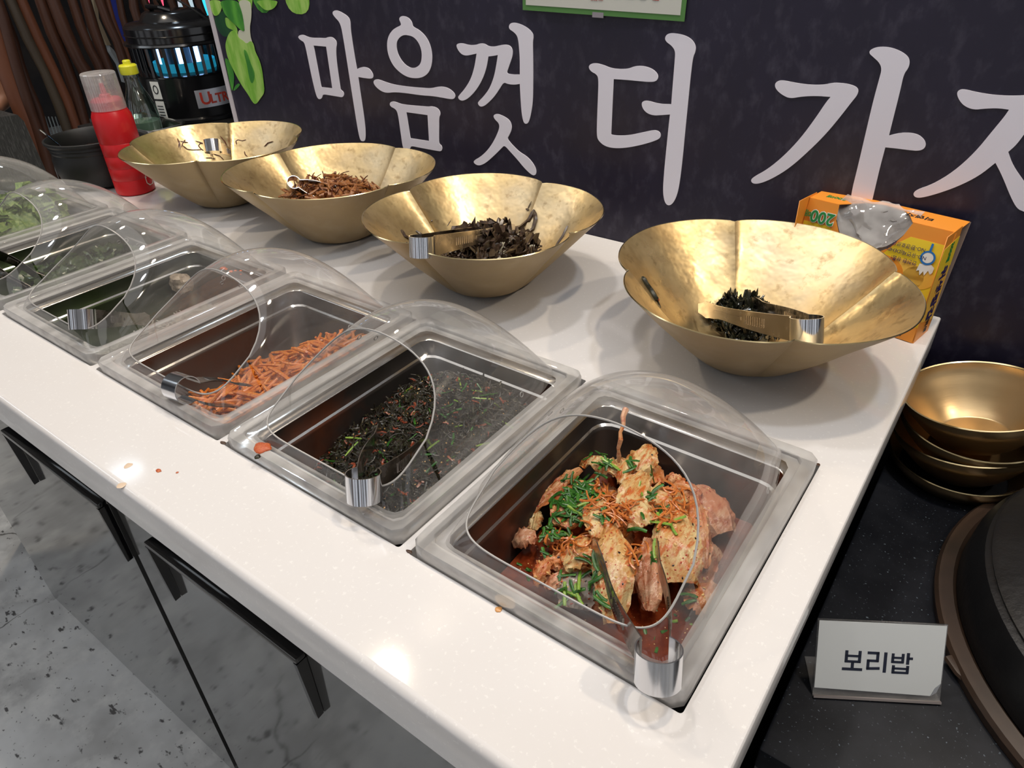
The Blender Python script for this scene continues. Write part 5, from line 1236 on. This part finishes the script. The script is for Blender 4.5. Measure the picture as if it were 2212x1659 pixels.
MB().tube([(0, 0, 0.199), (0.002, 0, 0.210), (-0.001, 0, 0.226)], 0.003, 8).build('nozzle_tip', mat('pale_nozzle', (0.6, 0.55, 0.5), 0.4), t)
capm = acrylic('milky_clear_cap', 0.30, 0.92)
MB().lathe([(0.0335, 0.170), (0.0325, 0.236), (0.031, 0.238), (0.001, 0.2385)], n=40).build('cap', capm, t)
dlab = (CAM - Vector((-1.470, 0.425, 0))); dlab.z = 0; dlab.normalize(); rt_ = dlab.cross(Vector((0, 0, 1)))
lb = flat_shape('label', [chaikin([(0.006, 0.014), (0.032, 0.014), (0.032, 0.040), (0.006, 0.040)], 1)], WHT, t, 0.0004)
for v in lb.data.vertices:
    a_ = v.co.x / 0.0395; r_ = 0.0395 + v.co.z
    d = dlab * math.cos(a_ + 0.5) - rt_ * math.sin(a_ + 0.5); v.co = Vector((d.x * r_, d.y * r_, v.co.y))

t = thing('kimchi_pot', 'round black lidless pot with dark paste behind the red bottle', 'pot', (-1.600, 0.425, 0.0005))
MB().lathe([(0.001, 0), (0.066, 0), (0.078, 0.008), (0.086, 0.035), (0.087, 0.060), (0.083, 0.074), (0.085, 0.078), (0.084, 0.083), (0.087, 0.086), (0.086, 0.090), (0.092, 0.096), (0.092, 0.100), (0.088, 0.101), (0.083, 0.094), (0.080, 0.070), (0.078, 0.050), (0.001, 0.050)], n=64).build('body', M['black_mat'], t)
mb = MB(); mb.lathe([(0.0785, 0.066), (0.04, 0.070), (0.001, 0.069)], n=40)
mb.v = [(x, y, z + 0.004 * mnoise.noise(Vector((x * 60, y * 60, 0)))) for x, y, z in mb.v]; mb.build('paste', mat('dark_paste', (0.025, 0.008, 0.005), 0.3, bump=(150, 0.5, 0.002)), t)
A_, B_ = un(86, 280, 2, 0.128), un(138, 322, 2, 0.080)
t = thing('spoon', 'steel spoon handle leaning out of the black pot', 'spoon', (B_.x, B_.y, B_.z))
dd = A_ - B_
MB().tube([Vector((0, 0, 0)) - dd * 0.25, dd * 0.3, dd * 0.7, dd], [0.0030, 0.0032, 0.0042, 0.0050], 8, 0.35).build('handle', M['steel_rim'], t)
MB().tube([Vector((0, 0, 0)) - dd * 0.55, -dd * 0.45, -dd * 0.25], [0.002, 0.009, 0.003], 8, 0.4).build('spoon_bowl', M['steel_rim'], t)

# steel tray and glass bottle
t = thing('steel_dish', 'shallow steel dish under the green glass bottle', 'tray', (-1.92, 0.715, 0.0005))
Ls = [rrect(0, 0, a, b_, 0.02, z, 6) for a, b_, z in ((0.105, 0.040, 0.001), (0.115, 0.050, 0.030), (0.122, 0.056, 0.0315), (0.122, 0.056, 0.0295), (0.113, 0.048, 0.028), (0.103, 0.038, 0.003))]
MB().loops(Ls, True, True, True).build('body', M['steel_rim'], t)
t = thing('glass_bottle', 'clear greenish glass bottle with a yellow cap in the steel dish', 'bottle', (-1.918, 0.715, 0.0045))
GLS = bpy.data.materials.new('green_tinted_glass'); GLS.use_nodes = True; nt = GLS.node_tree; nt.nodes.remove(nt.nodes['Principled BSDF'])
tr = nt.nodes.new('ShaderNodeBsdfTransparent'); tr.inputs[0].default_value = (0.72, 0.86, 0.82, 1); gl = nt.nodes.new('ShaderNodeBsdfGlossy'); gl.inputs['Roughness'].default_value = 0.04
fr = schlick(nt, 0.12); mx = nt.nodes.new('ShaderNodeMixShader')
nt.links.new(fr.outputs[0], mx.inputs[0]); nt.links.new(tr.outputs[0], mx.inputs[1]); nt.links.new(gl.outputs[0], mx.inputs[2]); nt.links.new(mx.outputs[0], nt.nodes['Material Output'].inputs[0])
MB().lathe([(0.001, 0.0), (0.036, 0.0), (0.040, 0.005), (0.041, 0.045), (0.039, 0.065), (0.031, 0.090), (0.022, 0.112), (0.0175, 0.130), (0.0175, 0.150), (0.019, 0.153)], n=40).build('body', GLS, t)
MB().lathe([(0.001, 0.003), (0.037, 0.003), (0.038, 0.030), (0.001, 0.031)], n=32).build('liquid', mat('cloudy_liquid', (0.20, 0.24, 0.18), 0.2), t)
MB().lathe([(0.0215, 0.148), (0.0225, 0.150), (0.0225, 0.168), (0.020, 0.171), (0.010, 0.172), (0.010, 0.180), (0.008, 0.182), (0.001, 0.182)], n=32).build('cap', mat('yellow_plastic', (0.72, 0.70, 0.03), 0.35), t)

# dark table behind, insect killer
tag(MB().box(-2.20, -1.7055, 0.655, 1.25, -0.03, -0.0005).build('side_table', M['black_mat'], smooth=False), 'dark table carrying the steel dish and the insect killer beyond the white worktop', 'table')
bevel_obj(bpy.data.objects['side_table'], 0.004, 2)
zx, zy = -2.017, 0.935
t = thing('insect_killer', 'black drum-shaped electric insect killer glowing blue, behind the edge of the sign', 'insect trap', (zx, zy, -0.003))
BG = mat('black_shell', (0.008, 0.008, 0.009), 0.16, spec=0.6)
MB().lathe([(0.001, 0.0), (0.140, 0.0), (0.146, 0.004), (0.146, 0.012), (0.138, 0.016), (0.137, 0.120), (0.140, 0.126), (0.132, 0.128), (0.001, 0.128)], n=72).build('lower_body', BG, t)
MB().lathe([(0.144, 0.200), (0.147, 0.203), (0.144, 0.208), (0.137, 0.210), (0.137, 0.224), (0.140, 0.226), (0.137, 0.228), (0.137, 0.244), (0.128, 0.252), (0.098, 0.256), (0.090, 0.258), (0.078, 0.276), (0.070, 0.280), (0.001, 0.281), ], n=72).build('top_cap', BG, t)
for k in range(36):
    a = 2 * PI * k / 36; r_ = 0.137; R_ = Matrix.Rotation(a, 3, 'Z')
    MB().obox((r_ * math.cos(a), r_ * math.sin(a), 0.164), R_, 0.0016, 0.0042, 0.040).build('grille_bar', BG, t, smooth=False)
BLUE = mat('blue_glow_cylinder', (0.01, 0.16, 0.24), 0.4, emit=((0.02, 0.35, 0.55), 0.55))
MB().lathe([(0.085, 0.128), (0.085, 0.152)], n=40).build('glow_base', BLUE, t)
TUBE = mat('lit_blue_tube', (0.5, 0.7, 1.0), 0.3, emit=((0.30, 0.55, 1.0), 6.0))
for dx_, dy_ in ((0.05, -0.04), (-0.03, -0.06), (0.075, 0.0), (0.01, 0.05)):
    MB().tube([(dx_, dy_, 0.130), (dx_, dy_, 0.198)], 0.006, 10).build('lamp_tube', TUBE, t)
MB().lathe([(0.05, 0.128), (0.05, 0.20)], n=24).build('inner_core', mat('dark_core', (0.02, 0.05, 0.07), 0.5), t)
dv = CAM - Vector((zx, zy, 0)); dv.z = 0; dv.normalize(); rv = Vector((0, 0, 1)).cross(dv)      # rv: to the right as seen by the viewer
def wrap(o, r):
    for v in o.data.vertices:
        a_ = v.co.x / r; rr = r + v.co.z
        d = dv * math.cos(a_) + rv * math.sin(a_); v.co = Vector((d.x * rr, d.y * rr, v.co.y))
    return o
def grid_plate(name, x0, x1, z0, z1, m_, r, cut=0.0):
    P = [[(x0 + (x1 - x0) * i / 14, z, zz) for z, zz in ((z0, 0), (z0, 0.0008), (z1, 0.0008), (z1, 0))] for i in range(15)]
    return wrap(MB().loops(P, False).build(name, m_, t), r)
SIL = mat('silver_label', (0.55, 0.56, 0.60), 0.3, 0.5); REDP = mat('red_print', (0.65, 0.05, 0.02), 0.4)
grid_plate('brand_label', 0.004, 0.124, 0.040, 0.088, SIL, 0.1374)
o_ = text('brand_lettering', 'U', 0.046, REDP, t, Matrix.Translation((0.030, 0.063, 0.0012)), 0.0004, 0.0010); wrap(o_, 0.1374)
o_ = text('brand_lettering', 'LTRA', 0.034, REDP, t, Matrix.Translation((0.082, 0.060, 0.0012)) , 0.0004, 0.0010); wrap(o_, 0.1374)
grid_plate('notice_label', -0.118, -0.088, 0.070, 0.116, WHT, 0.1374)
grid_plate('notice_label', -0.118, -0.088, 0.016, 0.064, WHT, 0.1374)
flat_ = flat_shape('notice_drawing', [disc(-0.103, 0.095, 0.009, 0.012), disc(-0.103, 0.095, 0.006, 0.009)], BLK, t, 0.0003, Matrix.Translation((0, 0, 0.0012))); wrap(flat_, 0.1374)
for i in range(4): grid_plate('notice_print', -0.114, -0.094, 0.026 + 0.008 * i, 0.028 + 0.008 * i, BLK, 0.1383)
MB().tube([(0.02, -0.03, 0.281), (0.03, -0.05, 0.310), (0.07, -0.04, 0.325), (0.12, -0.01, 0.290), (0.15, 0.02, 0.255), (0.16, 0.05, 0.10)], 0.003, 8).build('power_cord', M['black_mat'], t)
MB().tube([(-0.045, -0.03, 0.282), (-0.03, -0.05, 0.292), (0.03, -0.05, 0.292), (0.045, -0.03, 0.282)], 0.006, 8).build('top_handle', BG, t)

# partition of upright wooden poles
WD = [mat('pole_wood', (0.050, 0.020, 0.012), 0.4, layers=(((0.10, 0.042, 0.024), 9, 0.4, 0.65, 0.8),), stretch=(1, 1, 0.2)), mat('pole_wood_reddish', (0.14, 0.05, 0.025), 0.4, layers=(((0.06, 0.02, 0.01), 9, 0.42, 0.65, 0.8),), stretch=(1, 1, 0.2)),
      mat('pole_wood_greyish', (0.06, 0.045, 0.03), 0.45, layers=(((0.03, 0.02, 0.015), 9, 0.4, 0.65, 0.8),), stretch=(1, 1, 0.2))]
z8 = 4.88
POL = [((20,150),(330,1200),(520,1800),70,0),((-60,300),(160,1000),(420,1650),110,1),((150,420),(300,900),(480,1400),50,0),((110,0),(470,760),(720,1400),60,2),((230,20),(560,740),(800,1350),70,1),
       ((430,0),(680,640),(900,1340),75,0),((560,0),(830,640),(930,840),80,0),((760,0),(950,520),(1080,800),60,0),((900,0),(1080,560),(1330,1260),70,0),((1050,0),(1230,430),(1420,1060),60,0),
       ((1130,0),(1250,380),(1380,700),40,1),((1260,0),(1340,330),(1400,560),45,0),((1400,-40),(1450,200),(1500,420),60,0),((1500,-60),(1560,100),(1620,300),55,0),((1640,-60),(1690,90),(1740,280),50,0),
       ((1790,-60),(1840,90),(1880,260),50,0),((1930,-60),(1980,90),(2030,260),50,1),((2080,-60),(2120,90),(2160,260),50,0)]
PN = ['leftmost', 'second', 'third', 'fourth', 'fifth', 'sixth', 'seventh', 'eighth', 'ninth', 'tenth', 'eleventh', 'twelfth', 'thirteenth', 'fourteenth', 'fifteenth', 'sixteenth', 'seventeenth', 'eighteenth']
for i, (a, b_, c_, wpx, wm_) in enumerate(POL):
    xx = -2.92 - 0.02 * (i % 3)
    pts = [un(p[0] / z8, p[1] / z8, 0, xx) for p in (a, b_, c_)]
    pts = sorted(pts, key=lambda p: p.z)
    lo, hi = pts[0], pts[-1]; mid = pts[1]
    d0 = (mid - lo); d1 = (hi - mid)
    bot = lo - Vector((0, 0, lo.z - (FL + 0.0))) ; topp = hi + Vector((0, d1.y * 0.6, 0)); topp.z = hi.z + 0.55
    path = [bot, lo, (lo + mid) / 2 + Vector((0, 0.004, 0)), mid, (mid + hi) / 2 - Vector((0, 0.004, 0)), hi, topp]
    path[0].z = FL + 0.002
    R_ = 1.3 * wpx / z8 / 2 * (mid - CAM).length / FPX
    rad = [R_ * f for f in (1.05, 1.0, 1.08, 0.95, 1.04, 0.97, 0.95)]
    base = path[0].copy()
    o = MB().tube([p - base for p in path], rad, 12, 0.8, up=(1, 0, 0)).build('wooden_pole', WD[wm_], None, loc=base)
    tag(o, 'dark brown upright wooden pole of the partition, %s from the left' % PN[i], 'pole', 'wooden poles of the partition')

# things glimpsed between and behind the poles
def slab(name, pix, xx, m_, label, cat, thick=0.03, kind=None):
    P = [un(u, v, 0, xx) for u, v in pix]; mb = MB(); n = len(P)
    mb.add([p for p in P] + [p - Vector((thick, 0, 0)) for p in P], [tuple(range(n)), tuple(range(2 * n - 1, n - 1, -1))] + [(i, (i + 1) % n, n + (i + 1) % n, n + i) for i in range(n)])
    return tag(mb.build(name, m_, smooth=False), label, cat, kind=kind)
slab('blue_banner', [(226,-60),(252,-60),(290,130),(262,110)], -3.6, mat('blue_cloth', (0.02, 0.035, 0.30), 0.6), 'narrow blue banner seen between the poles', 'banner', 0.01)
slab('chair_back', [(198,-40),(206,-40),(214,40),(240,98),(232,98),(207,45)], -3.3, mat('beige_wood', (0.42, 0.33, 0.22), 0.5), 'pale beige curved strip of a chair seen between the poles', 'chair')
slab('chair_back', [(236,98),(246,108),(266,140),(276,180),(270,178),(258,140),(240,112)], -3.3, mat('light_grey_paint', (0.42, 0.45, 0.47), 0.5), 'light grey curved chair edge left of the glass bottle', 'chair')
slab('wall_panel', [(170,-40),(196,-40),(215,90),(200,88)], -4.4, mat('grey_green_paint', (0.16, 0.22, 0.21), 0.6), 'dull grey-green panel far behind the poles', 'panel')
NEO = {'pink': (1.0, 0.10, 0.20), 'cyan': (0.05, 0.75, 1.0), 'pale': (0.7, 0.9, 1.0)}
for (P, c_, s_, lab) in (([(312,-20),(320,-20),(325,22),(318,24)],'pink',1.6,'pink lit strip farthest left above the insect killer'), ([(336,-20),(350,-20),(354,12),(344,16)],'pink',1.2,'wide pink lit strip above the insect killer'),
                       ([(362,-20),(372,-20),(378,14),(370,14)],'pink',1.0,'short pink lit strip above the middle of the insect killer'), ([(382,-20),(392,-20),(398,22),(390,24)],'pale',0.5,'pale lit strip above the insect killer cord'),
                       ([(422,-20),(444,-20),(452,36),(436,36)],'cyan',1.1,'cyan lit panel beside the edge of the sign'), ([(404,-20),(410,-20),(422,24),(416,26)],'pale',0.6,'thin pale lit strip left of the cyan panel')):
    slab('neon_strip', P, -3.7, mat('neon_' + c_, NEO[c_], 0.4, emit=(NEO[c_], s_)), lab, 'neon light', 0.012)
slab('woven_seat', [(-40,258),(38,248),(52,262),(110,392),(60,420),(-60,400)], -2.75, mat('woven_dark_grey', (0.045, 0.045, 0.042), 0.55, layers=(((0.10, 0.10, 0.095), 90, 0.52, 0.6, 0.8),), bump=(90, 0.8, 0.004), stretch=(1, 3, 0.4)), 'dark grey woven seat below the elbow at the left edge', 'seat', 0.25)
g_ = thing('vent_grille', 'small black grille with pale vertical slats behind the black pot', 'grille', tuple(un(118, 290, 0, -2.98)))
for i in range(9):
    a, b_ = un(97 + 7.5 * i, 252, 0, -2.97), un(113 + 7.5 * i, 300, 0, -2.97); o0 = un(118, 290, 0, -2.98)
    MB().tube([a - o0, b_ - o0], 0.0022, 6).build('slat', mat('pale_slat', (0.22, 0.27, 0.30), 0.4) if i == 0 else bpy.data.materials['pale_slat'], g_)

# person sitting behind the partition, only the elbow in view
def skin_body(name, nodes, edges, m_, parent=None, sub=2):
    me = bpy.data.meshes.new(name); me.from_pydata([n[0] for n in nodes], edges, []); o = bpy.data.objects.new(name, me); col.objects.link(o)
    sk = o.modifiers.new('s', 'SKIN'); ss = o.modifiers.new('u', 'SUBSURF'); ss.levels = sub; ss.render_levels = sub
    for d, n in zip(me.skin_vertices[0].data, nodes): d.radius = (n[1], n[1] if len(n) < 3 else n[2])
    me.skin_vertices[0].data[0].use_root = True
    dg = bpy.context.evaluated_depsgraph_get(); dg.update(); m2 = bpy.data.meshes.new_from_object(o.evaluated_get(dg)); m2.name = name
    o.modifiers.clear(); o.data = m2; m2.materials.clear(); m2.materials.append(m_)
    for p in m2.polygons: p.use_smooth = True; p.material_index = 0
    if parent: o.parent = parent
    return o
el = un(22, 214, 0, -3.06)
SKIN = mat('skin', (0.42, 0.20, 0.12), 0.5, sss=0.1); NAVY = mat('navy_shirt', (0.010, 0.008, 0.022), 0.8); HAIR = mat('dark_hair', (0.012, 0.01, 0.009), 0.5); TRS = mat('dark_trousers', (0.02, 0.02, 0.022), 0.8)
bx, by = el.x - 0.14, el.y - 0.42; seatz = FL + 0.46
P_ = thing('person', 'person in a navy short-sleeved shirt behind the poles, only the bare elbow in view', 'person', (bx, by, FL + 0.001))
def L_(p): return (p[0] - bx, p[1] - by, p[2] - FL)
sh = seatz + 0.50
nodes = [((bx, by, seatz + 0.06), .13, .11), ((bx, by, seatz + 0.28), .13, .10), ((bx, by, sh - 0.05), .15, .10), ((bx, by, sh + 0.05), .055), ((bx, by, sh + 0.12), .055), ((bx + 0.01, by, sh + 0.22), .088, .080), ((bx + 0.01, by, sh + 0.29), .07),
         ((bx + 0.02, by + 0.17, sh - 0.04), .055), ((el.x - 0.03, el.y - 0.04, el.z + 0.10), .045), ((el.x, el.y - 0.005, el.z), .036), ((el.x + 0.0, el.y - 0.13, el.z - 0.03), .034), ((el.x + 0.02, el.y - 0.25, el.z - 0.04), .024), ((el.x + 0.02, el.y - 0.31, el.z - 0.04), .030, .014),
         ((bx + 0.02, by - 0.17, sh - 0.04), .055), ((bx + 0.06, by - 0.22, sh - 0.26), .045), ((bx + 0.22, by - 0.14, sh - 0.30), .034), ((bx + 0.34, by - 0.08, sh - 0.30), .026)]
skin_body('body', [(L_(n[0]),) + tuple(n[1:]) for n in nodes], [(0,1),(1,2),(2,3),(3,4),(4,5),(5,6),(2,7),(7,8),(8,9),(9,10),(10,11),(11,12),(2,13),(13,14),(14,15),(15,16)], SKIN, P_)
sn = [((bx, by, seatz + 0.02), .145, .125), ((bx, by, seatz + 0.28), .145, .115), ((bx, by, sh - 0.04), .160, .112), ((bx, by, sh + 0.02), .075), ((bx + 0.02, by + 0.17, sh - 0.04), .068), ((el.x - 0.03, el.y - 0.045, el.z + 0.11), .058), ((el.x - 0.012, el.y - 0.022, el.z + 0.062), .056), ((bx + 0.02, by - 0.17, sh - 0.04), .068), ((bx + 0.05, by - 0.21, sh - 0.2), .058)]
skin_body('shirt', [(L_(n[0]),) + tuple(n[1:]) for n in sn], [(0,1),(1,2),(2,3),(2,4),(4,5),(5,6),(2,7),(7,8)], NAVY, P_)
tn = [((bx, by, seatz + 0.05), .15, .13), ((bx + 0.05, by + 0.09, seatz + 0.02), .095), ((bx + 0.42, by + 0.11, seatz + 0.0), .07), ((bx + 0.42, by + 0.11, FL + 0.10), .05), ((bx + 0.05, by - 0.09, seatz + 0.02), .095), ((bx + 0.42, by - 0.11, seatz), .07), ((bx + 0.42, by - 0.11, FL + 0.10), .05)]
skin_body('trousers', [(L_(n[0]),) + tuple(n[1:]) for n in tn], [(0,1),(1,2),(2,3),(0,4),(4,5),(5,6)], TRS, P_)
for s in (1, -1):
    mb = MB().tube([L_((bx + 0.38, by + s * 0.11, FL + 0.045)), L_((bx + 0.46, by + s * 0.11, FL + 0.045)), L_((bx + 0.60, by + s * 0.11, FL + 0.035))], [0.042, 0.046, 0.038], 12, 0.8); mb.build('shoe', M['black_mat'], P_)
mb = MB(); Pq = []
for i in range(12):
    th = PI * 0.62 * i / 11; Pq.append([L_((bx - 0.002 + 0.105 * math.sin(th) * math.cos(a), by + 0.092 * math.sin(th) * math.sin(a), sh + 0.245 + 0.115 * math.cos(th))) for a in [2 * PI * j / 24 for j in range(24)]])
mb.loops(Pq).build('hair', HAIR, P_)
for s in (1, -1):
    MB().lathe([(0.001, 0.010), (0.008, 0.006), (0.010, 0), (0.008, -0.006), (0.001, -0.010)], c=L_((bx + 0.088, by + s * 0.032, sh + 0.225)), n=12).build('eye', WHT, P_)
MB().tube([L_((bx + 0.09, by, sh + 0.235)), L_((bx + 0.115, by, sh + 0.195)), L_((bx + 0.095, by, sh + 0.190))], [0.008, 0.014, 0.010], 8).build('nose', SKIN, P_)
MB().tube([L_((bx + 0.092, by - 0.024, sh + 0.165)), L_((bx + 0.099, by, sh + 0.163)), L_((bx + 0.092, by + 0.024, sh + 0.165))], 0.006, 8).build('mouth', mat('lips', (0.35, 0.10, 0.09), 0.5), P_)
stool = thing('stool', 'plain dark stool under the person behind the poles', 'stool', (bx, by, FL))
MB().lathe([(0.001, 0.27), (0.17, 0.27), (0.17, 0.295), (0.001, 0.30)], n=32).build('seat', M['black_mat'], stool)
for a in (0.8, 2.4, 3.9, 5.5): MB().tube([(0.13 * math.cos(a), 0.13 * math.sin(a), 0.27), (0.16 * math.cos(a), 0.16 * math.sin(a), 0.001)], 0.012, 8).build('leg', M['black_mat'], stool)

# ================================================================ spills on the worktop and covers
def blob(name, u, v, r, m_, label, z=0.0, flat=0.35, sx=1.0, seed=1):
    q = un(u, v, 2, z); P = []
    for i in range(7):
        row = []
        for j in range(18):
            a = 2 * PI * j / 18; th = PI / 2 * i / 6
            rr = r * (1 + 0.35 * mnoise.noise(Vector((math.cos(a) * 1.3 + seed, math.sin(a) * 1.3, seed)))) * math.sin(th)
            row.append((rr * math.cos(a) * sx, rr * math.sin(a), r * flat * math.cos(th) + 0.0002))
        P.append(row)
    return tag(MB().loops(P).build(name, m_, loc=q), label, 'spill')
SP = food('orange_sauce_spill', (0.62, 0.30, 0.10), (), 0.2); SPd = food('red_sauce_spill', (0.50, 0.08, 0.02), (((0.62, 0.2, 0.06), 200, 0.45, 0.6, 0.7),), 0.2, (300, 0.6, 0.001))
blob('sauce_drop', 1077, 1317, 0.0030, SP, 'small orange drop on the worktop in front of the kimchi cover', 0, 0.3)
blob('sauce_smear', 1092, 1300, 0.0055, food('faint_stain', (0.62, 0.48, 0.33), (), 0.3), 'faint orange smear beside the front edge of the kimchi cover', 0, 0.04, 1.8)
blob('sauce_spot', 262, 1049, 0.0045, food('faint_orange_stain', (0.72, 0.55, 0.40), (), 0.3), 'faint orange spot near the front edge of the worktop', 0, 0.03)
blob('sauce_spot', 277, 1006, 0.0042, bpy.data.materials['faint_orange_stain'], 'faint orange spot farther from the front edge of the worktop', 0, 0.03, seed=4)
blob('food_crumb', 343, 1017, 0.0024, SPd, 'tiny red crumb on the worktop in front of the radish cover', 0, 0.4, 1.6, 3)
blob('food_crumb', 383, 1021, 0.0014, SPd, 'tiniest red crumb right of the other one on the worktop', 0, 0.4, 1, 5)
blob('food_scrap', 567, 968, 0.0085, SPd, 'orange food scrap on the front flange of the dark greens cover', 0.0135, 0.35, 1.2, 6)
blob('food_scrap', 557, 987, 0.0040, F['strand'], 'dark food scrap hanging on the front edge of the dark greens cover', 0.0120, 0.5, 0.8, 8)
blob('sauce_drop', 1767, 1004, 0.0022, food('rusty_dirt', (0.05, 0.018, 0.006), (), 0.5), 'dark dirt spot at the back right corner of the kimchi cut-out', 0, 0.3)
blob('sauce_drop', 482, 957, 0.0022, bpy.data.materials['rusty_dirt'], 'dark dirt spot in the gap between the radish and dark greens covers', 0, 0.3, 2.0)
blob('sauce_drop', 884, 1192, 0.0018, bpy.data.materials['rusty_dirt'], 'dark dirt spot in the gap between the dark greens and kimchi covers', 0, 0.3, 2.0)
blob('sauce_drop', 490, 905, 0.0035, food('orange_drop', (0.70, 0.30, 0.03), (), 0.2), 'orange drop in the near corner of the radish cover', 0.0085, 0.3)
# red splashes on the radish dome and the hanging kimchi shred
stick = []
for (u, v, r) in ((482, 580, .0035), (488, 582, .0022), (499, 587, .0026), (509, 585, .0018), (520, 585, .0018), (520, 593, .0012)):
    q = un(u, v, 1, 0.150)
    stick.append(blob('sauce_splash', u, v, r, SPd, 'red sauce splash on the top edge of the radish cover', q.z, 0.5, 1.2, u))
for o in stick: o['group'] = 'red splashes on the radish cover'
pts = [un(u, v, 1, y_) for u, v, y_ in ((1352, 884, .158), (1346, 900, .150), (1347, 918, .142), (1340, 934, .136), (1341, 950, .132), (1336, 968, .130), (1337, 984, .130), (1337, 998, .130))]
tag(MB().tube([p - pts[-1] for p in pts], [0.0030, 0.0024, 0.0018, 0.0016, 0.0021, 0.0017, 0.0022, 0.0013], 7).build('kimchi_shred', food('hanging_shred', (0.66, 0.30, 0.12), (((0.5, 0.10, 0.03), 80, 0.5, 0.62, 0.8),), 0.25), loc=pts[-1]), 'orange kimchi shred hanging from the top edge of the nearest cover opening', 'food')

# ---------------------------------------------------------------- lift everything so that the floor lies at height 0
for o in list(scene.objects):
    if o.parent is None and o.type in ('MESH', 'EMPTY'): o.location.z += ZC
